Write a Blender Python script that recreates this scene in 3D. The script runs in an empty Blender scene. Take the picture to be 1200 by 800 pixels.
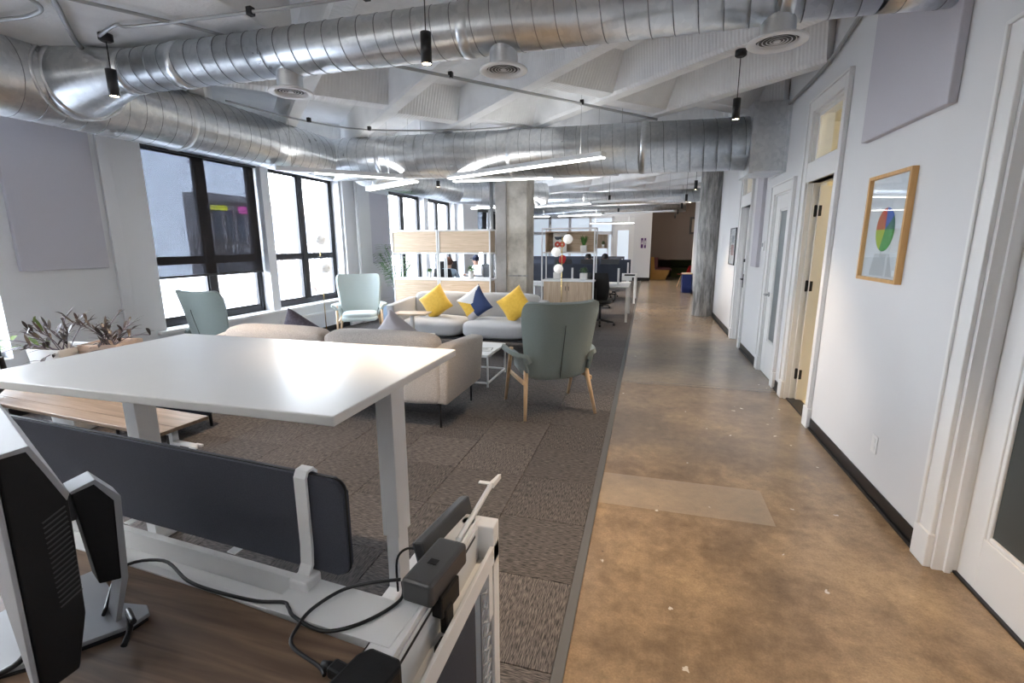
import bpy, bmesh, math, random
from mathutils import Vector, Matrix, noise
random.seed(7)
PI = math.pi
SC = bpy.context.scene
COL = SC.collection

# ------------------------------------------------------------------ camera
cam_d = bpy.data.cameras.new('camera'); cam = bpy.data.objects.new('camera', cam_d); COL.objects.link(cam)
cam_d.sensor_width = 36; cam_d.lens = 16.8; cam_d.clip_start = .02; cam_d.clip_end = 300
cy = Vector((160, 115, 560)).normalized(); cz = Vector((-9, 2743, -560)); cz = (cz - cz.dot(cy) * cy).normalized()
cx = Vector((cy.y * cz.z - cy.z * cz.y, cy.z * cz.x - cy.x * cz.z, cy.x * cz.y - cy.y * cz.x))
if cx.x < 0: cx = -cx
cam.matrix_world = Matrix(((cx.x, cx.y, -cx.z, 0), (cy.x, cy.y, -cy.z, 0), (cz.x, cz.y, -cz.z, 1.6), (0, 0, 0, 1)))
SC.camera = cam

# ------------------------------------------------------------------ sky: bright overcast
W = bpy.data.worlds.new('sky'); SC.world = W; W.use_nodes = True
nt = W.node_tree; bg = nt.nodes['Background']
tc = nt.nodes.new('ShaderNodeTexCoord'); sp = nt.nodes.new('ShaderNodeSeparateXYZ'); cr = nt.nodes.new('ShaderNodeValToRGB')
nt.links.new(tc.outputs['Generated'], sp.inputs[0]); nt.links.new(sp.outputs['Z'], cr.inputs[0]); nt.links.new(cr.outputs[0], bg.inputs[0])
cr.color_ramp.elements[0].position = 0.0; cr.color_ramp.elements[0].color = (.94, .97, 1, 1)
cr.color_ramp.elements[1].position = .6; cr.color_ramp.elements[1].color = (.80, .88, 1, 1)
bg.inputs[1].default_value = 11.5
SC.view_settings.view_transform = 'Standard'; SC.view_settings.look = 'None'
SC.view_settings.exposure = 1.28; SC.view_settings.gamma = 1.0; SC.view_settings.use_curve_mapping = False

XL, XR = -5.7, 1.446          # wall faces
ZC, ZR = 3.48, 3.12           # slab soffit, rib soffit
YB, YE = -4.0, 21.7           # room ends

# daylight portals at the windows (sampling help only: they add no light)
def portal(y0, y1, z0, z1):
    l = bpy.data.lights.new('window_portal', 'AREA'); l.shape = 'RECTANGLE'; l.size = z1 - z0; l.size_y = y1 - y0
    l.cycles.is_portal = True
    o = bpy.data.objects.new('window_portal', l); COL.objects.link(o)
    o.location = (XL - .35, (y0 + y1) / 2, (z0 + z1) / 2); o.rotation_euler = (0, -PI / 2, 0)
WIN = [(-3.0, -1.2, .56, 2.8), (1.15, 2.95, .56, 2.8), (4.47, 6.27, .57, 2.82), (6.43, 8.2, .57, 2.82),
       (10.05, 11.85, .57, 2.82), (12.1, 13.9, .57, 2.82), (15.5, 17.3, .57, 2.82), (17.6, 19.4, .57, 2.82)]
for w in WIN: portal(*w)

# ------------------------------------------------------------------ materials
def mat(name, col, rough=.5, metal=0, spec=.5, var=None, vscale=8, bump=0, bscale=60, emit=None, estr=0, detail=4, vstretch=(1, 1, 1), trans=0, sheen=0, coat=0):
    m = bpy.data.materials.new(name); m.use_nodes = True; n = m.node_tree; b = n.nodes['Principled BSDF']
    b.inputs['Base Color'].default_value = (*col, 1); b.inputs['Roughness'].default_value = rough
    b.inputs['Metallic'].default_value = metal; b.inputs['Specular IOR Level'].default_value = spec
    if sheen: b.inputs['Sheen Weight'].default_value = sheen
    if coat: b.inputs['Coat Weight'].default_value = coat; b.inputs['Coat Roughness'].default_value = .15
    if emit: b.inputs['Emission Color'].default_value = (*emit, 1); b.inputs['Emission Strength'].default_value = estr
    if trans: b.inputs['Transmission Weight'].default_value = trans
    if var or bump:
        t = n.nodes.new('ShaderNodeTexCoord'); mp = n.nodes.new('ShaderNodeMapping'); mp.inputs['Scale'].default_value = vstretch
        n.links.new(t.outputs['Object'], mp.inputs[0])
    if var:
        ns = n.nodes.new('ShaderNodeTexNoise'); ns.inputs['Scale'].default_value = vscale; ns.inputs['Detail'].default_value = detail
        n.links.new(mp.outputs[0], ns.inputs[0])
        r = n.nodes.new('ShaderNodeValToRGB'); r.color_ramp.elements[0].position = .3; r.color_ramp.elements[1].position = .7
        r.color_ramp.elements[0].color = (*col, 1); r.color_ramp.elements[1].color = (*var, 1)
        n.links.new(ns.outputs[0], r.inputs[0]); n.links.new(r.outputs[0], b.inputs['Base Color'])
    if bump:
        n2 = n.nodes.new('ShaderNodeTexNoise'); n2.inputs['Scale'].default_value = bscale; n2.inputs['Detail'].default_value = 3
        n.links.new(mp.outputs[0], n2.inputs[0]); bp = n.nodes.new('ShaderNodeBump'); bp.inputs['Strength'].default_value = bump; bp.inputs['Distance'].default_value = .01
        n.links.new(n2.outputs[0], bp.inputs['Height']); n.links.new(bp.outputs[0], b.inputs['Normal'])
    return m

M = {}
M['wall'] = mat('white wall paint', (.74, .745, .76), .55, var=(.71, .715, .73), vscale=1.5, bump=.05, bscale=90)
M['trim'] = mat('white satin trim', (.80, .80, .80), .35)
M['white'] = mat('white powder coat', (.80, .81, .82), .32)
M['table'] = mat('white laminate', (.80, .79, .77), .30, spec=.6, var=(.78, .77, .755), vscale=3)
M['black'] = mat('black satin', (.012, .012, .014), .4)
M['blackframe'] = mat('black window frame', (.012, .013, .018), .35)
M['bplastic'] = mat('black plastic', (.006, .006, .007), .5, spec=.3, bump=.05, bscale=300)
M['gplastic'] = mat('dark grey plastic', (.055, .055, .058), .38, bump=.06, bscale=400)
M['silver'] = mat('silver plastic', (.36, .37, .39), .5, metal=.15)
M['rubber'] = mat('black cove base', (.006, .006, .007), .35)
M['acoustic'] = mat('acoustic panel fabric', (.56, .55, .60), .9, bump=.15, bscale=500, var=(.53, .52, .57), vscale=300)
M['navyfelt'] = mat('charcoal felt', (.038, .042, .058), .95, var=(.058, .062, .082), vscale=350, bump=.25, bscale=500)
M['navy'] = mat('navy panel', (.032, .040, .062), .8, var=(.042, .05, .075), vscale=200)
M['sage'] = mat('sage wool', (.20, .245, .235), .9, var=(.26, .31, .295), vscale=260, bump=.35, bscale=420, sheen=.25)
M['mint'] = mat('pale sage wool', (.50, .58, .57), .9, var=(.58, .65, .64), vscale=240, bump=.3, bscale=420, sheen=.2)
M['beige'] = mat('oatmeal boucle', (.43, .38, .34), .92, var=(.70, .64, .59), vscale=150, bump=.7, bscale=330, sheen=.2)
M['greyfab'] = mat('light grey wool', (.43, .44, .46), .92, var=(.52, .53, .55), vscale=180, bump=.35, bscale=330, sheen=.2)
M['yellow'] = mat('yellow velvet', (.80, .50, .05), .75, var=(.70, .41, .03), vscale=25, bump=.2, bscale=300, sheen=.4)
M['bluefab'] = mat('navy cotton', (.035, .06, .16), .85, bump=.2, bscale=400)
M['dgrey'] = mat('dark knitted grey', (.06, .055, .08), .9, var=(.12, .11, .14), vscale=60, bump=.4, bscale=120)
M['palegrey'] = mat('pale grey cotton', (.52, .50, .53), .9, bump=.2, bscale=300)
M['whitecot'] = mat('white cotton', (.78, .78, .77), .9, bump=.2, bscale=300)
M['beech'] = mat('beech wood', (.60, .40, .23), .45, var=(.70, .50, .31), vscale=7, vstretch=(6, 6, .6))
M['brass'] = mat('brass', (.78, .58, .24), .25, metal=1)
M['pot'] = mat('white ceramic', (.72, .71, .69), .4)
M['peach'] = mat('pale terracotta', (.62, .47, .37), .6, var=(.66, .51, .41), vscale=6)
M['soil'] = mat('potting soil', (.02, .013, .008), .95, bump=.6, bscale=80)
M['leafg'] = mat('green leaf', (.05, .16, .03), .5, var=(.10, .26, .05), vscale=20)
M['leafp'] = mat('dark purple leaf', (.035, .018, .03), .45, var=(.09, .075, .05), vscale=18)
M['leafy'] = mat('yellow green leaf', (.18, .24, .04), .5, var=(.10, .17, .04), vscale=18)
M['stem'] = mat('violet stem', (.16, .13, .16), .5)
M['red'] = mat('red plastic', (.62, .015, .02), .4)
M['bluebin'] = mat('blue laminate', (.012, .03, .16), .5)
M['tan'] = mat('tan plywood', (.46, .26, .07), .5, var=(.40, .22, .05), vscale=5)
M['wine'] = mat('wine vinyl', (.13, .04, .05), .5)
M['olive'] = mat('olive vinyl', (.06, .09, .02), .6)
M['brownwall'] = mat('taupe wall paint', (.21, .172, .15), .8)
M['cream'] = mat('cream wall paint', (.80, .72, .52), .6)
M['creamdoor'] = mat('cream painted door', (.82, .77, .66), .4)
M['globe'] = mat('opal glass globe', (.92, .92, .92), .15, emit=(1, .95, .86), estr=.12)
M['darkglass'] = mat('dark frosted glass', (.045, .055, .055), .25, spec=.6)
M['greyglass'] = mat('grey frosted glass', (.17, .20, .215), .3, spec=.6)
M['frost'] = mat('backlit frosted glass', (.70, .78, .85), .4, emit=(.75, .86, 1), estr=.22)
M['paper'] = mat('white paper', (.80, .80, .78), .6)
M['orange'] = mat('orange knit', (.55, .17, .07), .9)
M['skin'] = mat('skin', (.55, .33, .24), .5)
M['shirt'] = mat('pale blue shirt', (.45, .55, .68), .85)
M['tshirt'] = mat('white tee shirt', (.7, .7, .7), .85)
M['hairb'] = mat('dark hair', (.012, .01, .01), .6)
M['hairr'] = mat('auburn hair', (.14, .06, .035), .6)
M['caps'] = mat('navy cap', (.015, .02, .05), .8)
M['jeans'] = mat('dark trousers', (.03, .035, .05), .9)
M['facade'] = mat('dark brick facade', (.30, .26, .25), .9, var=(.38, .34, .32), vscale=.6)
M['facade2'] = mat('pale brick facade', (.58, .55, .52), .9, var=(.50, .47, .44), vscale=.5)
M['fwin'] = mat('far window glass', (.05, .06, .08), .15)
M['asphalt'] = mat('street', (.22, .22, .23), .9)
M['bark'] = mat('bark', (.16, .13, .11), .9)
M['signy'] = mat('yellow sign', (.9, .8, .02), .5, emit=(1, .9, .05), estr=.9)
M['signp'] = mat('pink sign', (.9, .1, .4), .5, emit=(1, .15, .5), estr=.9)
M['cable'] = mat('black cable', (.01, .01, .012), .4)
M['bulb'] = mat('warm lamp face', (1, .85, .6), .5, emit=(1, .80, .55), estr=14)
M['tube'] = mat('lit diffuser', (1, 1, 1), .5, emit=(1, .97, .92), estr=5.5)
M['purple'] = mat('purple sign', (.10, .03, .16), .5)

def nodes(m):
    return m.node_tree, m.node_tree.nodes, m.node_tree.links, m.node_tree.nodes['Principled BSDF']

def wood(name, a, b, scale=1.0, rough=.45, axis=0):
    m = mat(name, a, rough); n, N, L, P = nodes(m)
    t = N.new('ShaderNodeTexCoord'); mp = N.new('ShaderNodeMapping')
    s = [22 * scale] * 3; s[axis] = 1.3 * scale; mp.inputs['Scale'].default_value = s
    L.new(t.outputs['Object'], mp.inputs[0])
    ns = N.new('ShaderNodeTexNoise'); ns.inputs['Scale'].default_value = 1.6; ns.inputs['Detail'].default_value = 7; ns.inputs['Distortion'].default_value = 1.2
    L.new(mp.outputs[0], ns.inputs[0])
    r = N.new('ShaderNodeValToRGB'); r.color_ramp.elements[0].position = .32; r.color_ramp.elements[1].position = .68
    r.color_ramp.elements[0].color = (*a, 1); r.color_ramp.elements[1].color = (*b, 1)
    L.new(ns.outputs[0], r.inputs[0]); L.new(r.outputs[0], P.inputs['Base Color'])
    bp = N.new('ShaderNodeBump'); bp.inputs['Strength'].default_value = .08; bp.inputs['Distance'].default_value = .003
    L.new(ns.outputs[0], bp.inputs['Height']); L.new(bp.outputs[0], P.inputs['Normal'])
    return m
M['walnut'] = wood('walnut laminate', (.115, .068, .042), (.235, .155, .10), .8, .42)
M['bench'] = wood('oak bench laminate', (.17, .115, .075), (.28, .20, .14), .8, .4)
M['oak'] = wood('light oak veneer', (.50, .37, .25), (.66, .52, .38), 1.0, .5)
M['oakv'] = wood('light oak veneer upright', (.42, .31, .215), (.58, .46, .34), 1.0, .5, axis=2)
M['oakframe'] = wood('honey oak frame', (.60, .33, .11), (.72, .43, .17), 1.5, .4, axis=2)

def galv():
    m = mat('galvanised steel', (.52, .55, .58), .3, metal=1); n, N, L, P = nodes(m)
    t = N.new('ShaderNodeTexCoord'); v = N.new('ShaderNodeTexVoronoi'); v.inputs['Scale'].default_value = 28
    L.new(t.outputs['Object'], v.inputs[0])
    ns = N.new('ShaderNodeTexNoise'); ns.inputs['Scale'].default_value = 2.2; ns.inputs['Detail'].default_value = 5; L.new(t.outputs['Object'], ns.inputs[0])
    mx = N.new('ShaderNodeMath'); mx.operation = 'MULTIPLY_ADD'; mx.inputs[1].default_value = .5
    L.new(v.outputs['Color'], mx.inputs[0]); L.new(ns.outputs[0], mx.inputs[2])
    r = N.new('ShaderNodeValToRGB'); r.color_ramp.elements[0].position = .35; r.color_ramp.elements[1].position = 1.05 - .05
    r.color_ramp.elements[0].color = (.58, .61, .64, 1); r.color_ramp.elements[1].color = (.78, .80, .82, 1)
    L.new(mx.outputs[0], r.inputs[0]); L.new(r.outputs[0], P.inputs['Base Color'])
    r2 = N.new('ShaderNodeMapRange'); r2.inputs[3].default_value = .22; r2.inputs[4].default_value = .36
    L.new(mx.outputs[0], r2.inputs[0]); L.new(r2.outputs[0], P.inputs['Roughness'])
    bp = N.new('ShaderNodeBump'); bp.inputs['Strength'].default_value = .12; bp.inputs['Distance'].default_value = .02
    L.new(ns.outputs[0], bp.inputs['Height']); L.new(bp.outputs[0], P.inputs['Normal'])
    return m
M['galv'] = galv()
M['seam'] = mat('dulled lock seam', (.30, .32, .34), .45, metal=.9)
M['conduit'] = mat('galvanised conduit', (.42, .43, .44), .4, metal=.8)

def concrete(name, a, b, c, rough=.8, scale=2.5, pits=True, board=0, lo=.3, hi=.72):
    m = mat(name, a, rough); n, N, L, P = nodes(m)
    t = N.new('ShaderNodeTexCoord')
    n1 = N.new('ShaderNodeTexNoise'); n1.inputs['Scale'].default_value = scale; n1.inputs['Detail'].default_value = 9; n1.inputs['Roughness'].default_value = .65
    mp = N.new('ShaderNodeMapping'); mp.inputs['Scale'].default_value = (3, 3, .5) if board else (1, 1, 1)
    L.new(t.outputs['Object'], mp.inputs[0]); L.new(mp.outputs[0], n1.inputs[0])
    r = N.new('ShaderNodeValToRGB'); e = r.color_ramp.elements
    e[0].position = lo; e[0].color = (*a, 1); e[1].position = hi; e[1].color = (*c, 1); k = e.new(.5); k.color = (*b, 1)
    L.new(n1.outputs[0], r.inputs[0])
    L.new(r.outputs[0], P.inputs['Base Color'])
    n2 = N.new('ShaderNodeTexNoise'); n2.inputs['Scale'].default_value = 45; n2.inputs['Detail'].default_value = 4; L.new(t.outputs['Object'], n2.inputs[0])
    bp = N.new('ShaderNodeBump'); bp.inputs['Strength'].default_value = .35; bp.inputs['Distance'].default_value = .01
    L.new(n2.outputs[0], bp.inputs['Height']); L.new(bp.outputs[0], P.inputs['Normal'])
    return m
M['concol'] = concrete('bare concrete', (.40, .37, .32), (.62, .58, .51), (.76, .72, .65), lo=.36, hi=.64)
M['conround'] = concrete('board marked concrete', (.17, .17, .168), (.32, .32, .315), (.52, .51, .50), scale=5, board=1, lo=.36, hi=.64)
M['ceil'] = concrete('painted concrete soffit', (.66, .67, .68), (.76, .77, .78), (.84, .85, .85), .75, 1.8)

def ribmat():
    m = mat('painted fluted rib', (.74, .75, .76), .6); n, N, L, P = nodes(m)
    t = N.new('ShaderNodeTexCoord'); w = N.new('ShaderNodeTexWave'); w.inputs['Scale'].default_value = 9.0; w.wave_type = 'BANDS'; w.bands_direction = 'X'
    L.new(t.outputs['Object'], w.inputs[0])
    ns = N.new('ShaderNodeTexNoise'); ns.inputs['Scale'].default_value = 3; ns.inputs['Detail'].default_value = 6; L.new(t.outputs['Object'], ns.inputs[0])
    r = N.new('ShaderNodeValToRGB'); r.color_ramp.elements[0].position = .3; r.color_ramp.elements[1].position = .6
    r.color_ramp.elements[0].color = (.76, .77, .78, 1); r.color_ramp.elements[1].color = (.86, .87, .88, 1)
    L.new(ns.outputs[0], r.inputs[0]); L.new(r.outputs[0], P.inputs['Base Color'])
    bp = N.new('ShaderNodeBump'); bp.inputs['Strength'].default_value = .35; bp.inputs['Distance'].default_value = .012
    L.new(w.outputs['Fac'], bp.inputs['Height']); L.new(bp.outputs[0], P.inputs['Normal'])
    return m
M['rib'] = ribmat()

def floormat():
    m = mat('polished stained concrete', (.3, .2, .12), .3); n, N, L, P = nodes(m)
    t = N.new('ShaderNodeTexCoord'); O = t.outputs['Object']
    def noise_(s, d, rg=.6, dist=0):
        q = N.new('ShaderNodeTexNoise'); q.inputs['Scale'].default_value = s; q.inputs['Detail'].default_value = d; q.inputs['Roughness'].default_value = rg; q.inputs['Distortion'].default_value = dist
        L.new(O, q.inputs[0]); return q.outputs[0]
    def ramp(src, p0, c0, p1, c1, mid=None):
        r = N.new('ShaderNodeValToRGB'); e = r.color_ramp.elements; e[0].position = p0; e[0].color = c0; e[1].position = p1; e[1].color = c1
        if mid: k = e.new(mid[0]); k.color = mid[1]
        L.new(src, r.inputs[0]); return r.outputs[0]
    def mix(f, a, b, mode='MIX'):
        x = N.new('ShaderNodeMix'); x.data_type = 'RGBA'; x.blend_type = mode
        if isinstance(f, float): x.inputs[0].default_value = f
        else: L.new(f, x.inputs[0])
        for s, v in ((6, a), (7, b)):
            if isinstance(v, tuple): x.inputs[s].default_value = v
            else: L.new(v, x.inputs[s])
        return x.outputs[2]
    big = noise_(1.3, 7, .62, .2); fine = noise_(14, 10, .7); sp = noise_(70, 3)
    base = ramp(big, .32, (.17, .122, .08, 1), .68, (.47, .335, .20, 1), (.5, (.30, .21, .13, 1)))
    grain = ramp(fine, .3, (.72, .72, .72, 1), .7, (1.12, 1.12, 1.12, 1))
    c = mix(.9, base, grain, 'MULTIPLY')
    pt = noise_(7.5, 12, .78, .35); c = mix(.6, c, ramp(pt, .36, (.66, .66, .66, 1), .62, (1.2, 1.19, 1.16, 1)), 'MULTIPLY')
    g2 = noise_(110, 4, .7); c = mix(.6, c, ramp(g2, .35, (.75, .75, .75, 1), .65, (1.15, 1.15, 1.15, 1)), 'MULTIPLY')
    # older greyer pour further down the corridor
    s = N.new('ShaderNodeSeparateXYZ'); L.new(O, s.inputs[0])
    mr = N.new('ShaderNodeMapRange'); mr.inputs[1].default_value = 3.0; mr.inputs[2].default_value = 3.9; L.new(s.outputs['Y'], mr.inputs[0])
    c = mix(mr.outputs[0], c, mix(.45, c, (.17, .165, .16, 1)))
    mr2 = N.new('ShaderNodeMapRange'); mr2.inputs[1].default_value = 5.60; mr2.inputs[2].default_value = 5.62; L.new(s.outputs['Y'], mr2.inputs[0])
    c = mix(mr2.outputs[0], c, mix(.35, c, (.30, .27, .23, 1)))
    # pale rectangular repair patch
    def box1(sock, a, b):
        g = N.new('ShaderNodeMath'); g.operation = 'GREATER_THAN'; g.inputs[1].default_value = a; L.new(sock, g.inputs[0])
        h = N.new('ShaderNodeMath'); h.operation = 'LESS_THAN'; h.inputs[1].default_value = b; L.new(sock, h.inputs[0])
        k = N.new('ShaderNodeMath'); k.operation = 'MULTIPLY'; L.new(g.outputs[0], k.inputs[0]); L.new(h.outputs[0], k.inputs[1]); return k.outputs[0]
    k = N.new('ShaderNodeMath'); k.operation = 'MULTIPLY'; L.new(box1(s.outputs['X'], -.3, .79), k.inputs[0]); L.new(box1(s.outputs['Y'], 2.80, 3.22), k.inputs[1])
    c = mix(k.outputs[0], c, mix(.5, c, (.38, .32, .25, 1)))
    # crack / joint line
    jn = noise_(5, 4); ad = N.new('ShaderNodeMath'); ad.operation = 'MULTIPLY_ADD'; ad.inputs[1].default_value = .12; L.new(jn, ad.inputs[0]); L.new(s.outputs['Y'], ad.inputs[2])
    for a in (5.64, 5.72):
        c = mix(box1(ad.outputs[0], a, a + .012), c, (.06, .05, .04, 1))
    # dark pits and white paint flecks
    dk = ramp(noise_(24, 4, .7), .27, (1, 1, 1, 1), .31, (0, 0, 0, 1)); c = mix(dk, c, (.06, .045, .035, 1))
    v = N.new('ShaderNodeTexVoronoi'); v.inputs['Scale'].default_value = 5.5; v.inputs['Randomness'].default_value = 1
    nd = N.new('ShaderNodeTexNoise'); nd.inputs['Scale'].default_value = 30; L.new(O, nd.inputs[0])
    vm = N.new('ShaderNodeVectorMath'); vm.operation = 'MULTIPLY_ADD'; vm.inputs[1].default_value = (.05, .05, 0); L.new(nd.outputs['Color'], vm.inputs[0]); L.new(O, vm.inputs[2]); L.new(vm.outputs[0], v.inputs[0])
    wf = ramp(v.outputs['Distance'], .045, (1, 1, 1, 1), .06, (0, 0, 0, 1)); c = mix(wf, c, (.60, .55, .48, 1))
    L.new(c, P.inputs['Base Color'])
    rr = N.new('ShaderNodeMapRange'); rr.inputs[3].default_value = .10; rr.inputs[4].default_value = .34; L.new(fine, rr.inputs[0]); L.new(rr.outputs[0], P.inputs['Roughness'])
    bp = N.new('ShaderNodeBump'); bp.inputs['Strength'].default_value = .12; bp.inputs['Distance'].default_value = .01; L.new(fine, bp.inputs['Height']); L.new(bp.outputs[0], P.inputs['Normal'])
    return m
M['floor'] = floormat()

def carpetmat():
    m = mat('striated carpet', (.1, .09, .09), .95); n, N, L, P = nodes(m)
    t = N.new('ShaderNodeTexCoord'); oi = N.new('ShaderNodeObjectInfo')
    va = N.new('ShaderNodeVectorMath'); va.operation = 'ADD'; L.new(t.outputs['Object'], va.inputs[0])
    sc = N.new('ShaderNodeVectorMath'); sc.operation = 'SCALE'; sc.inputs['Scale'].default_value = 1.0; L.new(oi.outputs['Location'], sc.inputs[0]); L.new(sc.outputs[0], va.inputs[1])
    mp = N.new('ShaderNodeMapping'); mp.inputs['Scale'].default_value = (24, 240, 1); L.new(va.outputs[0], mp.inputs[0])
    n1 = N.new('ShaderNodeTexNoise'); n1.inputs['Scale'].default_value = 1; n1.inputs['Detail'].default_value = 3; L.new(mp.outputs[0], n1.inputs[0])
    r = N.new('ShaderNodeValToRGB'); r.color_ramp.elements[0].position = .40; r.color_ramp.elements[1].position = .62
    r.color_ramp.elements[0].color = (.032, .030, .032, 1); r.color_ramp.elements[1].color = (.165, .145, .136, 1)
    L.new(n1.outputs[0], r.inputs[0])
    hv = N.new('ShaderNodeHueSaturation'); L.new(r.outputs[0], hv.inputs['Color'])
    mr = N.new('ShaderNodeMapRange'); mr.inputs[3].default_value = .78; mr.inputs[4].default_value = 1.14; L.new(oi.outputs['Random'], mr.inputs[0]); L.new(mr.outputs[0], hv.inputs['Value'])
    L.new(hv.outputs[0], P.inputs['Base Color'])
    bp = N.new('ShaderNodeBump'); bp.inputs['Strength'].default_value = .5; bp.inputs['Distance'].default_value = .004; L.new(n1.outputs[0], bp.inputs['Height']); L.new(bp.outputs[0], P.inputs['Normal'])
    return m
M['carpet'] = carpetmat()

def seethrough(name, tint, fac, gl, rough=.02):
    m = bpy.data.materials.new(name); m.use_nodes = True; n = m.node_tree; N = n.nodes; L = n.links; N.remove(N['Principled BSDF'])
    tr = N.new('ShaderNodeBsdfTransparent'); tr.inputs[0].default_value = (*tint, 1)
    g = N.new('ShaderNodeBsdfGlossy') if gl else N.new('ShaderNodeBsdfDiffuse')
    g.inputs[0].default_value = (1, 1, 1, 1) if gl else (.05, .045, .045, 1)
    if gl: g.inputs['Roughness'].default_value = rough
    x = N.new('ShaderNodeMixShader'); x.inputs[0].default_value = fac
    if gl:
        lw_ = N.new('ShaderNodeLayerWeight'); lw_.inputs[0].default_value = .5
        pw = N.new('ShaderNodeMath'); pw.operation = 'POWER'; pw.inputs[1].default_value = 5; L.new(lw_.outputs['Facing'], pw.inputs[0])
        ma = N.new('ShaderNodeMath'); ma.operation = 'MULTIPLY_ADD'; ma.inputs[1].default_value = .9; ma.inputs[2].default_value = .035; L.new(pw.outputs[0], ma.inputs[0]); L.new(ma.outputs[0], x.inputs[0])
    L.new(tr.outputs[0], x.inputs[1]); L.new(g.outputs[0], x.inputs[2]); L.new(x.outputs[0], N['Material Output'].inputs[0])
    return m
M['glass'] = seethrough('window glass', (.96, .98, 1), .1, True)
M['shade'] = seethrough('dark roller shade mesh', (.84, .90, 1.0), .845, False)

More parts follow.
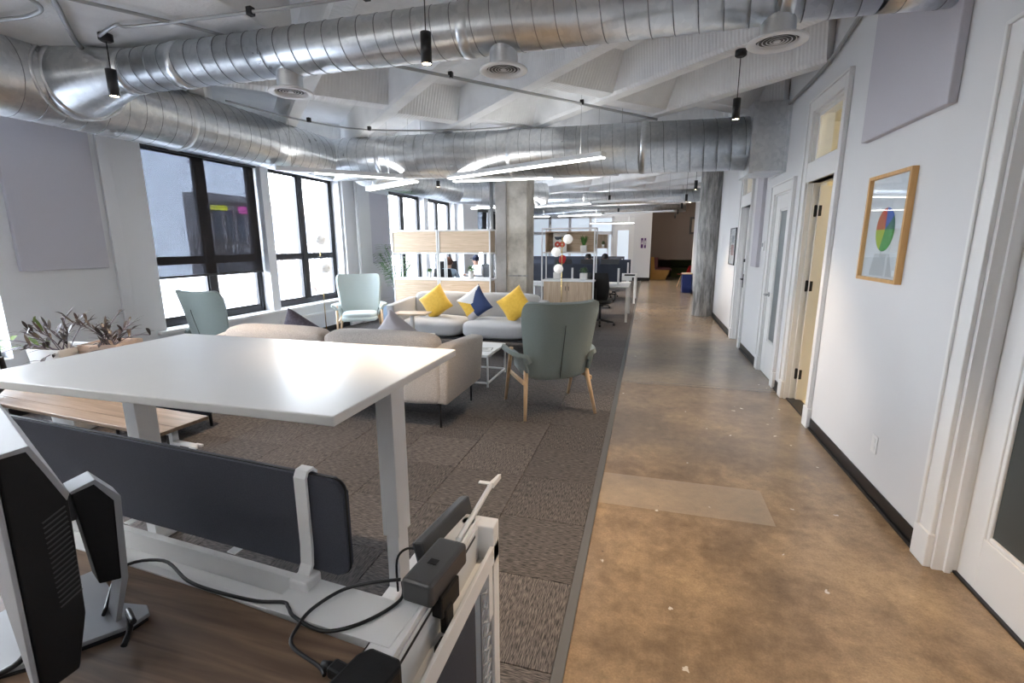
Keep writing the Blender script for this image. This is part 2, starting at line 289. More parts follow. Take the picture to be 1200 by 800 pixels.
# ------------------------------------------------------------------ mesh helpers
def link(name, me, parent=None, loc=(0, 0, 0), rot=(0, 0, 0)):
    o = bpy.data.objects.new(name, me); COL.objects.link(o)
    o.location = loc; o.rotation_euler = rot
    if parent: o.parent = parent
    return o
def thing(name, label, cat, loc=(0, 0, 0), rz=0, group=None):
    o = link(name, None, None, loc, (0, 0, rz)); o.empty_display_size = .1
    o['label'] = label; o['category'] = cat
    if group: o['group'] = group
    return o
def tag(o, label, cat, group=None):
    o['label'] = label; o['category'] = cat
    if group: o['group'] = group
    return o
class MB:
    def __init__(s): s.b = bmesh.new()
    def box(s, x0, x1, y0, y1, z0, z1, bev=0, seg=2, rot=None, mi=0):
        c = Vector(((x0 + x1) / 2, (y0 + y1) / 2, (z0 + z1) / 2)); d = (abs(x1 - x0), abs(y1 - y0), abs(z1 - z0))
        g = bmesh.ops.create_cube(s.b, size=1); vs = g['verts']
        for v in vs: v.co = Vector((v.co.x * d[0], v.co.y * d[1], v.co.z * d[2]))
        fs = {f for v in vs for f in v.link_faces}
        for f in fs: f.material_index = mi
        if bev:
            es = list({e for v in vs for e in v.link_edges})
            r = bmesh.ops.bevel(s.b, geom=es, offset=min(bev, min(d) * .45), segments=seg, affect='EDGES', profile=.5)
            vs = list({v for f in r['faces'] for v in f.verts} | {v for v in vs if v.is_valid})
        if rot:
            R = rot if isinstance(rot, Matrix) else Matrix.Rotation(rot, 3, 'Z')
            for v in vs: v.co = R @ v.co
        for v in vs: v.co += c
        return s
    def tube(s, pts, r, n=10, cap=True, closed=False):
        P = [Vector(p) for p in pts]; m = len(P); rs = r if isinstance(r, (list, tuple)) else [r] * m
        up = None; rings = []
        for i, p in enumerate(P):
            a = P[(i - 1) % m] if (i or closed) else P[i]; b = P[(i + 1) % m] if (i < m - 1 or closed) else P[i]
            t = (b - a).normalized()
            if up is None:
                up = Vector((0, 0, 1)) if abs(t.z) < .9 else Vector((1, 0, 0))
            u = (up - up.dot(t) * t)
            if u.length < 1e-5: u = t.orthogonal()
            u.normalize(); up = u; w = t.cross(u)
            # widen at mitres
            k = 1.0
            rings.append([s.b.verts.new(p + (u * math.cos(2 * PI * j / n) + w * math.sin(2 * PI * j / n)) * rs[i] * k) for j in range(n)])
        q = list(range(m - 1)) + ([m - 1] if closed else [])
        for i in q:
            A, B = rings[i], rings[(i + 1) % m]
            for j in range(n): 
                f = s.b.faces.new((A[j], A[(j + 1) % n], B[(j + 1) % n], B[j])); f.smooth = True
        if cap and not closed:
            s.b.faces.new(rings[0][::-1]); s.b.faces.new(rings[-1])
        return s
    def cyl(s, p0, p1, r0, r1=None, n=20):
        return s.tube([p0, p1], [r0, r0 if r1 is None else r1], n)
    def lathe(s, prof, n=24, c=(0, 0, 0), cap=True):
        rings = []
        for (r, z) in prof:
            rings.append([s.b.verts.new((c[0] + r * math.cos(2 * PI * j / n), c[1] + r * math.sin(2 * PI * j / n), c[2] + z)) for j in range(n)])
        for A, B in zip(rings, rings[1:]):
            for j in range(n):
                f = s.b.faces.new((A[j], A[(j + 1) % n], B[(j + 1) % n], B[j])); f.smooth = True
        if cap and prof[0][0] > 1e-4: s.b.faces.new(rings[0][::-1])
        if cap and prof[-1][0] > 1e-4: s.b.faces.new(rings[-1])
        return s
    def prism(s, poly, axis, a, b, bev=0):
        """poly: 2D points in the two other axes (in xyz order), extruded on axis from a to b"""
        def P(u, v, w): return {'x': (w, u, v), 'y': (u, w, v), 'z': (u, v, w)}[axis]
        A = [s.b.verts.new(P(u, v, a)) for u, v in poly]; B = [s.b.verts.new(P(u, v, b)) for u, v in poly]
        fs = [s.b.faces.new(A[::-1]), s.b.faces.new(B)]
        for i in range(len(poly)): fs.append(s.b.faces.new((A[i], A[(i + 1) % len(poly)], B[(i + 1) % len(poly)], B[i])))
        if bev:
            bmesh.ops.bevel(s.b, geom=list({e for f in fs for e in f.edges}), offset=bev, segments=2, affect='EDGES', profile=.5)
        return s
    def soft(s, size, c=(0, 0, 0), k=6, n=10, bulge=(0, 0, 0), rot=None):
        """soft rounded box; bulge pushes the middle of the +-x,y,z faces out"""
        n += 1; D_ = {}
        def gv(q):
            key = tuple(round(t * 1000) for t in q)
            if key not in D_: D_[key] = s.b.verts.new(q)
            return D_[key]
        for ax in range(3):
            for sg in (-1, 1):
                for i in range(n):
                    for j in range(n):
                        q4 = []
                        for (u, v) in ((i, j), (i + 1, j), (i + 1, j + 1), (i, j + 1)):
                            p = [0, 0, 0]; p[ax] = sg; p[(ax + 1) % 3] = -1 + 2 * u / n; p[(ax + 2) % 3] = -1 + 2 * v / n; q4.append(gv(p))
                        s.b.faces.new(q4)
        allv = list(D_.values())
        for v in allv:
            x, y, z = v.co; m = (abs(x) ** k + abs(y) ** k + abs(z) ** k) ** (1 / k); x, y, z = x / m, y / m, z / m
            X = x * size[0] / 2 + bulge[0] * x * (1 - y * y) * (1 - z * z)
            Y = y * size[1] / 2 + bulge[1] * y * (1 - x * x) * (1 - z * z)
            Z = z * size[2] / 2 + bulge[2] * z * (1 - x * x) * (1 - y * y)
            q = Vector((X, Y, Z))
            if rot: q = rot @ q
            v.co = q + Vector(c)
            for f in v.link_faces: f.smooth = True
        return s
    def grid(s, P, thick=0, smooth=True):
        """P: rows of points -> sheet, optional thickness along normals via solidify-like offset handled by modifier"""
        V = [[s.b.verts.new(p) for p in row] for row in P]
        for i in range(len(V) - 1):
            for j in range(len(V[0]) - 1):
                f = s.b.faces.new((V[i][j], V[i][j + 1], V[i + 1][j + 1], V[i + 1][j])); f.smooth = smooth
        return s
    def build(s, name, m, parent=None, loc=(0, 0, 0), rot=(0, 0, 0), smooth=False, kind=None):
        bmesh.ops.recalc_face_normals(s.b, faces=s.b.faces)
        me = bpy.data.meshes.new(name); s.b.to_mesh(me); s.b.free()
        for q in (m if isinstance(m, (list, tuple)) else [m]): me.materials.append(q)
        if smooth:
            for p in me.polygons: p.use_smooth = True
        o = link(name, me, parent, loc, rot)
        if kind: o['kind'] = kind
        return o
def copy_tree(o, parent=None):
    c = o.copy(); COL.objects.link(c)
    if parent: c.parent = parent
    for ch in list(o.children): copy_tree(ch, c)
    return c
def arc(p0, p1, sag, n=10):
    """points bulging by vector sag"""
    p0, p1, sag = Vector(p0), Vector(p1), Vector(sag)
    return [p0.lerp(p1, i / n) + sag * (4 * (i / n) * (1 - i / n)) for i in range(n + 1)]
def spline(pts, sub=6):
    P = [Vector(p) for p in pts]; out = []
    for i in range(len(P) - 1):
        a = P[max(i - 1, 0)]; b = P[i]; c = P[i + 1]; d = P[min(i + 2, len(P) - 1)]
        for k in range(sub):
            t = k / sub
            out.append(.5 * ((2 * b) + (c - a) * t + (2 * a - 5 * b + 4 * c - d) * t * t + (3 * b - a - 3 * c + d) * t ** 3))
    out.append(P[-1]); return out
def struct(o): o['kind'] = 'structure'; return o

# ================================================================== SETTING
b = MB(); b.box(XL - .3, 4.0, YB, 26, -.2, 0); struct(b.build('floor', M['floor']))
# slab
cl = struct(MB().box(XL - .3, 4.0, YB, 26, ZC, ZC + .25).build('ceiling', M['ceil']))
# diagonal ribs, each a tapered beam running at 135 degrees; clipped to the room
def rib_piece(p0, p1, wt, wb, name, up=0):
    ZR = 3.12 + up
    p0, p1 = Vector(p0), Vector(p1); L_ = (p1 - p0).length; a = math.atan2(p1.y - p0.y, p1.x - p0.x)
    bm = MB()
    bm.prism([(-wt / 2, 0), (-wb / 2 - .01, ZR - ZC + .03), (-wb / 2 + .01, ZR - ZC), (wb / 2 - .01, ZR - ZC), (wb / 2 + .01, ZR - ZC + .03), (wt / 2, 0)], 'x', 0, L_)
    return bm.build(name, M['rib'], cl, (p0.x, p0.y, ZC + .002), (0, 0, a))
RS = 1.37
CK = 2.45 - 8 * RS
c = CK
while c < 22:
    # line x + y = c within the room
    xs = [max(XL, c - YE), min(XR, c - YB)]
    if xs[1] - xs[0] > .3: rib_piece((xs[0], c - xs[0], 0), (xs[1], c - xs[1], 0), .24, .15, 'ceiling_rib')
    c += RS
def cross(c0, dd):   # short cross wall between two neighbouring ribs
    p0 = ((c0 - dd) / 2, (c0 + dd) / 2); p1 = ((c0 + RS - dd) / 2, (c0 + RS + dd) / 2)
    if min(p0[0], p1[0]) < XL or max(p0[0], p1[0]) > XR or min(p0[1], p1[1]) < YB or p1[1] > YE: return
    rib_piece((p0[0], p0[1], 0), (p1[0], p1[1], 0), .60, .22, 'cross_wall', .02)
k = 0; c = CK
while c < 22:
    if c < 1.0: ds = (8.2, 3.0)
    elif c < 2.3: ds = (8.3, 12.4)
    elif c < 3.7: ds = (8.7, 12.8)
    elif c < 5.0: ds = (8.35, 6.1)
    elif c < 6.4: ds = (6.35, 10.6)
    else: ds = tuple((1.9 if k % 2 else 0) + 3.8 * q for q in range(-3, 8))
    for dd in ds: cross(c, dd)
    c += RS; k += 1
MB().box(XL + .001, -2.62, .2, 3.35, 3.07, ZC - .001, .01).build('drop_panel', M['ceil'], cl)

# left wall with window openings
lw = MB(); y = YB
for (a, e, z0, z1) in WIN:
    lw.box(XL - .3, XL, y, a, 0, ZC); lw.box(XL - .3, XL, a, e, 0, z0); lw.box(XL - .3, XL, a, e, z1, ZC); y = e
lw.box(XL - .3, XL, y, 26, 0, ZC)
lwall = struct(lw.build('wall_left', M['wall']))
# shallow pilasters and a pipe beside the second window
for (a, e, dx) in ((8.25, 8.62, .05), (3.98, 4.10, .03), (14.0, 15.3, .25), (8.62, 9.05, .12)):
    MB().box(XL - .01, XL + dx, a, e, 0, ZC - .01, .004).build('pilaster', M['wall'], lwall)
MB().tube([(XL + .16, 8.50, .02), (XL + .16, 8.50, 3.1)], .018).build('wall_pipe', M['trim'], lwall)
MB().box(XL - .02, XL + .05, 4.35, 8.3, .525, .565, .006).build('window_stool', M['trim'], lwall)
b = MB(); b.box(XL, XL + .012, YB, 20, 0, .1); struct(b.build('baseboard_left', M['rubber']))
b = MB(); b.box(XL + .03, XL + .05, 6.35, 9.9, .36, .40, .003).build('surface_raceway', M['trim'], lwall)

def window(i, a, e, z0, z1, shade=None):
    w = struct(link('window_%d' % i, None, None, (XL - .2, a, z0))); Wd, H = e - a, z1 - z0
    f = MB(); t = .075
    f.box(-.04, .04, 0, t, 0, H, .006); f.box(-.04, .04, Wd - t, Wd, 0, H, .006)
    f.box(-.038, .038, t, Wd - t, 0, t + .02, .006); f.box(-.038, .038, t, Wd - t, H - t, H, .006)
    f.build('frame', M['blackframe'], w)
    MB().box(-.05, .05, Wd / 2 - .065, Wd / 2 + .065, t, H - t, .01).build('mullion', M['blackframe'], w)
    for s0, s1 in ((t, Wd / 2 - .065), (Wd / 2 + .065, Wd - t)):
        MB().box(-.035, .035, s0, s1, .80, .86, .006).build('transom_bar', M['blackframe'], w)
        for q0, q1 in ((t + .02, .80), (.86, H - t)):
            MB().box(-.004, .004, s0, s1, q0, q1).build('pane', M['glass'], w)
            # thin sash inside the opening
            sh = MB(); k = .022
            sh.box(.004, .03, s0, s0 + k, q0, q1); sh.box(.004, .03, s1 - k, s1, q0, q1); sh.box(.004, .03, s0 + k, s1 - k, q0, q0 + k); sh.box(.004, .03, s0 + k, s1 - k, q1 - k, q1)
            sh.build('sash', M['blackframe'], w)
    if shade:
        MB().box(.095, .098, .03, Wd - .03, shade, H - .08).build('roller_shade', M['shade'], w)
        MB().box(.088, .105, .03, Wd - .03, shade - .03, shade, .006).build('hem_bar', M['blackframe'], w)
        MB().box(.05, .15, .01, Wd - .01, H - .09, H - .005, .01).build('shade_cassette', M['blackframe'], w)
    return w
shades = {0: .3, 2: .64, 6: .9, 7: .9}
for i, q in enumerate(WIN): window(i + 1, *q, shade=shades.get(i))

# right wall with door openings (y0, y1, head)
DO = [(1.62, 2.62, 2.40), (4.64, 5.40, 2.16), (5.88, 6.60, 2.16), (8.02, 8.74, 2.16)]
TR = {1: (2.34, 2.80), 3: (2.34, 2.80)}
rw = MB(); y = YB; T = .16
for i, (a, e, h) in enumerate(DO):
    rw.box(XR, XR + T, y, a, 0, ZC)
    if i in TR:
        rw.box(XR, XR + T, a, e, h, TR[i][0]); rw.box(XR, XR + T, a, e, TR[i][1], ZC)
    else: rw.box(XR, XR + T, a, e, h, ZC)
    y = e
rw.box(XR, XR + T, y, 17.5, 0, ZC)
rwall = struct(rw.build('wall_right', M['wall']))
b = MB()
for a, e in ((2.75, 4.51), (5.53, 5.75), (6.74, 7.88), (8.88, 17.4)):
    b.box(XR - .008, XR, a, e, 0, .1, .002); b.box(XR - .022, XR - .008, a, e, 0, .018, .004)
struct(b.build('baseboard_right', M['rubber']))
def casing(a, e, h, parent, w=.115, tr=None):
    b = MB(); top = (tr[1] if tr else h)
    for y0, y1 in ((a - w, a), (e, e + w)):
        b.box(XR - .022, XR, y0, y1, .18, top + w, .005); b.box(XR - .036, XR - .022, (y0 if y0 < a else y1 - .02), (y0 + .02 if y0 < a else y1), .18, top + w - .002, .004)
        b.box(XR - .034, XR, y0 - .008, y1 + .008, 0, .18, .005)
    b.box(XR - .022, XR, a, e, top, top + w, .005); b.box(XR - .036, XR - .022, a - w, e + w, top + w - .02, top + w, .004)
    if tr: b.box(XR - .02, XR + .10, a, e, h, tr[0], .006)
    # jamb lining and stops
    b.box(XR, XR + T, a, a + .02, 0, top); b.box(XR, XR + T, e - .02, e, 0, top); b.box(XR, XR + T, a + .02, e - .02, top - .02, top)
    b.box(XR + .045, XR + .07, a + .02, a + .035, 0, h); b.box(XR + .045, XR + .07, e - .035, e - .02, 0, h)
    if tr:
        for q0, q1, r0, r1 in ((a + .02, e - .02, tr[0], tr[0] + .03), (a + .02, e - .02, top - .05, top - .02), (a + .02, a + .05, tr[0], top), (e - .05, e - .02, tr[0], top)):
            b.box(XR + .03, XR + .055, q0, q1, r0, r1, .003)
    b.build('casing', M['trim'], parent)
dn = []
for i, (a, e, h) in enumerate(DO):
    d_ = struct(link('door_%d' % (i + 1), None)); dn.append(d_); casing(a, e, h, d_, tr=TR.get(i))
    if i in TR: MB().box(XR + .04, XR + .046, a + .05, e - .05, TR[i][0] + .03, TR[i][1] - .05).build('transom_pane', M['glass'], d_)
# near door, recessed leaf with tall dark frosted pane
def glazed_leaf(x0, a, e, h, g0, g1, gz0, gz1, parent, pane, m=None):
    b = MB(); m = m or M['trim']
    b.box(x0, x0 + .045, a, g0, .01, h, .004); b.box(x0, x0 + .045, g1, e, .01, h, .004)
    b.box(x0, x0 + .045, g0, g1, .01, gz0, .003); b.box(x0, x0 + .045, g0, g1, gz1, h, .003)
    k = .022
    for q in ((g0, g0 + k, gz0, gz1), (g1 - k, g1, gz0, gz1), (g0 + k, g1 - k, gz0, gz0 + k), (g0 + k, g1 - k, gz1 - k, gz1)):
        b.box(x0 + .006, x0 + .03, *q, .005)
    lf = b.build('leaf', m, parent); MB().box(x0 + .018, x0 + .026, g0 + .01, g1 - .01, gz0 + .01, gz1 - .01).build('pane', pane, lf)
    return lf
glazed_leaf(XR + .10, 1.64, 2.60, 2.37, 1.78, 2.47, .27, 2.2, dn[0], M['darkglass'])
MB().box(XR + .085, XR + .155, 1.64, 2.6, 0, .012).build('threshold', M['black'], dn[0])
# second door stands open into a cream room
lf = MB().box(0, .74, -.022, .022, .01, 2.13, .004).build('leaf', M['creamdoor'], dn[1], (XR + .10, 5.36, 0), (0, 0, math.radians(-4)))
for z in (.28, 1.18, 1.90):
    hb = MB(); hb.box(XR + .05, XR + .10, 5.368, 5.38, z - .05, z + .05, .003); hb.tube([(XR + .085, 5.372, z - .055), (XR + .085, 5.372, z + .055)], .010)
    hb.box(XR + .102, XR + .14, 5.336, 5.34, z - .05, z + .05, .002).build('hinge', M['black'], dn[1])
MB().box(XR + .02, XR + .14, 4.66, 5.38, 0, .014, .004).build('threshold', M['black'], dn[1])
# third door: closed, tall narrow grey pane, lever handle
lf = glazed_leaf(XR + .012, 5.90, 6.58, 2.14, 6.08, 6.40, .42, 1.98, dn[2], M['greyglass'])
hb = MB(); hb.cyl((XR + .012, 6.50, .98), (XR - .045, 6.50, .98), .012); hb.tube([(XR - .045, 6.50, .98), (XR - .045, 6.38, .98)], .009); hb.cyl((XR + .014, 6.50, .98), (XR + .002, 6.50, .98), .028)
hb.build('lever_handle', M['silver'], lf)
# fourth door: closed solid leaf, black handle
lf = MB().box(XR + .09, XR + .135, 8.04, 8.72, .01, 2.14, .004).build('leaf', M['trim'], dn[3])
hb = MB(); hb.box(XR + .08, XR + .09, 8.62, 8.68, .88, 1.10, .004); hb.tube([(XR + .045, 8.65, 1.02), (XR + .045, 8.53, 1.02)], .01); hb.cyl((XR + .09, 8.65, 1.02), (XR + .04, 8.65, 1.02), .01); hb.cyl((XR + .09, 8.65, 1.32), (XR + .065, 8.65, 1.32), .026)
hb.build('handle', M['black'], lf)
# cream rooms behind doors two to four
rm = MB(); rm.box(3.2, 3.3, 3.9, 9.2, 0, 2.95); rm.box(XR + T, 3.3, 3.8, 3.9, 0, 2.95); rm.box(XR + T, 3.3, 9.2, 9.3, 0, 2.95); rm.box(XR + T, 3.3, 6.6, 6.7, 0, 2.95); rm.box(XR + T, 3.3, 3.8, 9.3, 2.95, 3.05)
rm.box(XR + T, 3.2, 3.9, 9.2, 0, .01)
struct(rm.build('wall_side_room', M['cream']))
for yy in (5.0, 8.2):
    l = bpy.data.lights.new('side_room_lamp', 'POINT'); l.energy = 9; l.color = (1, .90, .72); l.shadow_soft_size = .15
    o = link('side_room_lamp', l, None, (2.5, yy, 2.6))
    t_ = thing('ceiling_globe', 'opal globe ceiling light inside the cream room %s' % ('behind the open door' if yy < 6 else 'behind the far closed door'), 'light', (2.5, yy, 2.78))
    MB().lathe([(.02, .1), (.09, .09), (.1, .17), (0.02, .17)][::-1], 20).build('globe_base', M['white'], t_)
# black conduit where wall meets ribs
cd = MB(); cd.tube(spline([(XR - .03, 6.9, 3.10), (XR - .03, 5.25, 3.11), (XR - .03, 4.55, 3.22), (XR - .03, 4.36, 3.26), (XR - .1, 4.25, 3.27), (XR - .3, 4.2, 3.27)], 5), .017)
tag(cd.build('wall_conduit', M['conduit']), 'dark electrical conduit bending along the top of the right wall', 'conduit')

# back wall behind the camera, far wall, alcove
struct(MB().box(XL - .3, 1.7, YB - .2, YB, 0, ZC).build('wall_back', M['wall']))
fw = MB()
fw.box(XL - .3, -5.2, YE, YE + .2, 0, ZC); fw.box(-5.2, -.62, YE, YE + .2, 2.75, ZC); fw.box(-.62, .10, YE, YE + 4, 0, ZC)
for x in (-4.3, -3.4, -2.5, -1.52): fw.box(x - .06, x + .06, YE, YE + .14, 0, 2.75)
fw.box(-5.2, -1.52, YE, YE + .14, 1.98, 2.12); fw.box(-5.2, -.62, YE, YE + .12, 2.68, 2.76); fw.box(-5.2, -1.52, YE, YE + .14, 0, .3)
fwall = struct(fw.build('wall_far', M['wall']))
for x0, x1 in ((-5.2, -4.36), (-4.24, -3.46), (-3.34, -2.56), (-2.44, -1.58)):
    MB().box(x0, x1, YE + .06, YE + .08, .3, 1.98).build('frosted_pane', M['frost'], fwall)
    MB().box(x0, x1, YE + .06, YE + .08, 2.12, 2.68).build('clerestory_pane', M['frost'], fwall)
d5 = struct(link('door_5', None))
lf = glazed_leaf(0, 0, 0, 0, 0, 0, 0, 0, d5, M['frost']) if False else None
b = MB(); b.box(-1.52, -.60, YE + .02, YE + .07, 2.4, 2.76); b.box(-1.54, -1.46, YE + .01, YE + .08, 0, 2.7); b.box(-.68, -.60, YE + .01, YE + .08, 0, 2.7); b.box(-1.46, -1.30, YE + .02, YE + .07, 0, 2.4); b.box(-.84, -.66, YE + .02, YE + .07, 0, 2.4); b.box(-1.30, -.84, YE + .02, YE + .07, 0, .5); b.box(-1.30, -.84, YE + .02, YE + .07, 2.15, 2.4)
lf = b.build('leaf', M['trim'], d5); MB().box(-1.30, -.84, YE + .03, YE + .05, .5, 2.15).build('pane', M['frost'], lf)
b = MB(); b.box(-.62, .10, YE - .012, YE, 0, .14); struct(b.build('baseboard_far', M['rubber']))
b = MB(); b.box(.10, 3.0, 23.6, 23.8, .85, ZC); b.box(.10, 3.2, 25.3, 25.5, 0, ZC); b.box(2.9, 3.1, 17.5, 25.5, 0, ZC); b.box(1.5, 3.1, 17.4, 17.5, 0, ZC)
struct(b.build('wall_alcove', M['brownwall']))
# carpet edge strip
struct(MB().box(-.27, -.225, YB, 21.6, 0, .011, .003).build('trim_1', mat('grey vinyl strip', (.10, .10, .10), .5)))

# carpet tiles
cp = thing('carpet', 'grey brown striated carpet laid in quarter-turned square tiles left of the concrete path', 'carpet', (0, 0, 0))
TS = .5
bm = MB(); bm.box(-TS / 2 + .0015, TS / 2 - .0015, -TS / 2 + .0015, TS / 2 - .0015, 0, .008, .0015, 1)
tile0 = bm.build('carpet_tile', M['carpet'], cp); first = True; cnt = 0
cells = [(i, j) for j in range(-2, 43) for i in range(0, 11)]
cells.sort(key=lambda q: (abs(q[1] * TS - 1) + .01 * q[0]))
rest = MB()
vis = []
for i, j in cells:
    x = -.27 - TS / 2 - i * TS; yy = j * TS + TS / 2
    if x - TS / 2 < XL: continue
    vis.append((i, j, x, yy))
near = [v for v in vis if 0 < v[3] < 14][:290]; ns = set((v[0], v[1]) for v in near)
for (i, j, x, yy) in near:
    o = tile0 if first else tile0.copy()
    if not first: COL.objects.link(o)
    first = False; o.location = (x, yy, 0); o.rotation_euler = (0, 0, PI / 2 * ((i + j) % 2))
for (i, j, x, yy) in vis:
    if (i, j) in ns: continue
    rest.box(x - TS / 2, x + TS / 2, yy - TS / 2, yy + TS / 2, 0, .008)
rest.box(XL, -.27 - 10 * TS, YB, 21.6, 0, .0075); rest.box(-.27 - 10 * TS, -.27, YB, -1.0, 0, .0078)
rest.build('carpet_field', M['carpet'], cp, kind='stuff')
FZ = .008

# columns
sc_ = thing('square_column', 'square bare concrete column standing behind the grey sofa', 'column', (-2.52, 9.35, 0))
MB().box(-.30, .28, -.3, .3, 0, ZC, .012).build('shaft', M['concol'], sc_)
MB().box(-.335, -.12, -.335, -.05, 0, ZC - .01, .01).build('corner_pier', concrete('pale patched concrete', (.34, .33, .32), (.46, .44, .42), (.56, .54, .52)), sc_)
MB().box(-.12, .302, -.305, -.29, .98, 1.0).build('pour_joint', M['conround'], sc_)
cb = MB(); cb.tube([(-.42, -.3, 0), (-.42, -.3, 3.3)], .035); cb.box(-.45, -.39, -.33, -.27, 1.5, 1.53); cb.build('conduit', M['conduit'], sc_)
rc = thing('round_column', 'rough board-marked round concrete column against the right wall', 'column', (1.27, 11.55, 0))
b = MB(); n = 16
b.lathe([(.245, 0), (.24, .1), (.235, 3.0), (.235, ZC)], n); o = b.build('shaft', M['conround'], rc)
for p in o.data.polygons: p.use_smooth = False

# ================================================================== DUCTS
def ring_frame(a, b):
    t = (b - a).normalized(); u = Vector((0, 0, 1)) - t.z * t; u.normalize(); return t, u, t.cross(u)
def duct_seg(p0, p1, r, parent, pitch=.14, collars=(), miter0=None, miter1=None):
    p0, p1 = Vector(p0), Vector(p1); t, u, w = ring_frame(p0, p1); L_ = (p1 - p0).length; n = 48
    def ring(bm, p, r, mit=None):
        vs = []
        for j in range(n):
            q = p + (u * math.cos(2 * PI * j / n) + w * math.sin(2 * PI * j / n)) * r
            if mit is not None:  # slide along t to the mitre plane (normal mit through p)
                k = (p - q).dot(mit) / t.dot(mit); q = q + t * k
            vs.append(bm.b.verts.new(q))
        return vs
    bm = MB(); A = ring(bm, p0, r, miter0); B = ring(bm, p1, r, miter1)
    for j in range(n):
        f = bm.b.faces.new((A[j], A[(j + 1) % n], B[(j + 1) % n], B[j])); f.smooth = True
    if miter0 is None: bm.b.faces.new(A[::-1])
    if miter1 is None: bm.b.faces.new(B)
    bm.build('tube', M['galv'], parent)
    # one continuous helical lock seam
    e0 = r * 1.0 if miter0 is not None else .03; e1 = r * 1.0 if miter1 is not None else .03
    N_ = int((L_ - e0 - e1) / pitch * 28)
    pts = []
    for i in range(N_ + 1):
        s_ = e0 + (L_ - e0 - e1) * i / N_; a = 2 * PI * (s_ / pitch)
        pts.append(p0 + t * s_ + (u * math.cos(a) + w * math.sin(a)) * r)
    bm = MB(); bm.tube(pts, .0035, 4); bm.build('spiral_seam', M['seam'], parent)
    for cpos in collars:
        bm = MB(); c0 = p0 + t * cpos
        bm.tube([c0 - t * .035, c0 - t * .03, c0 + t * .03, c0 + t * .035], [r, r + .008, r + .008, r], n, cap=False); bm.build('collar', M['galv'], parent)
D = {}
corner = Vector((-4.72, 6.66, 2.85)); d3e = Vector((1.06, 6.6, 2.76))
t2 = Vector((0, 1, 0)); t3 = (d3e - corner).normalized(); mit = (t2 + t3).normalized()
du = thing('main_duct', 'large galvanised spiral duct running above the windows and turning across the room', 'duct', (0, 0, 0))
duct_seg((-4.72, -3.5, 2.87), corner, .30, du, .15, (5.3, 7.6), None, mit)
duct_seg(corner, d3e, .30, du, .15, (.95, 2.9, 4.6), mit, None)
def hang(x, y, z0, z1, parent, name='hanger_rod'):
    MB().tube([(x, y, z0), (x, y, z1)], .004, 6).build(name, M['conduit'], parent)
for x in (-3.2, -1.9, -.4): hang(x, 6.63, 3.05, ZC, du)
# square to round box at the wall
b = MB(); b.box(1.10, XR, 6.28, 6.92, 2.40, 3.14, .004)
b.box(1.06, 1.11, 6.26, 6.94, 2.38, 3.16, .003); b.box(XR - .03, XR, 6.26, 6.94, 2.38, 3.16, .003)
b.build('transition_box', M['galv'], du)
# front branch and its conical takeoff
fb = thing('branch_duct', 'galvanised spiral duct crossing overhead from the conical takeoff to the right wall', 'duct', (0, 0, 0))
duct_seg((-3.98, 3.07, 2.90), (1.04, 3.07, 2.88), .15, fb, .125, (.1, .62, 2.85, 4.60))
duct_seg((1.04, 3.07, 2.88), (1.40, 3.16, 2.9), .15, fb, .2)
b = MB(); b.tube([(-4.80, 3.07, 2.88), (-4.46, 3.07, 2.88), (-4.40, 3.07, 2.88), (-3.96, 3.07, 2.90), (-3.90, 3.07, 2.90)], [.27, .27, .262, .165, .156], 48, cap=False)
b.build('takeoff_cone', M['galv'], fb)
b = MB(); b.tube([(-4.47, 3.07, 2.88), (-4.465, 3.07, 2.88), (-4.42, 3.07, 2.88), (-4.415, 3.07, 2.88)], [.27, .279, .277, .262], 48, cap=False); b.build('collar', M['galv'], fb)
b = MB(); sr = []
for j in range(64):   # saddle flange lying on the main duct
    a = 2 * PI * j / 64; yy, zz = .335 * math.cos(a), .26 * math.sin(a)
    sr.append((-4.72 + math.sqrt(max(.30 ** 2 - (zz + .01) ** 2, .01)) + .004, 3.07 + yy, 2.87 + zz))
b.tube(sr, .012, 6, closed=True); b.build('saddle_flange', M['galv'], fb)
for x in (-3.0, -1.2, .4): hang(x, 3.07, 3.05, ZC, fb)
# round ceiling diffusers hung on stubs from the branch
def diffuser(x, label, dy=-.0):
    t = thing('round_diffuser', label, 'air vent', (x, 3.07 + dy, 2.64), 0, None)
    MB().tube([(0, 0, .02), (0, 0, .14)], .085, 32, cap=False).build('neck', M['galv'], t)
    MB().lathe([(.104, .02), (.115, .014), (.146, .004), (.148, -.004), (.142, -.008), (.110, -.005), (.104, .004), (.104, .02)], 40, cap=False).build('rim', M['white'], t)
    for k, (r, z) in enumerate(((.092, .003), (.072, .003), (.052, .003), (.034, .003))):
        MB().lathe([(r - .004, z + .002), (r, z - .001), (r + .0015, z), (r - .002, z + .003), (r - .004, z + .002)], 32, cap=False).build('louvre_ring', M['white'], t)
    MB().lathe([(.001, .0), (.016, .0), (.02, .003), (.012, .008), (.001, .008)], 20).build('centre_cone', M['white'], t)
    MB().lathe([(.001, .014), (.104, .014), (.104, .018), (.001, .018)], 24).build('dark_throat', M['black'], t)
    return t
diffuser(-2.46, 'round white air diffuser nearest the conical takeoff'); diffuser(-.91, 'round white air diffuser in the middle of the branch duct'); diffuser(.60, 'round white air diffuser nearest the right wall')

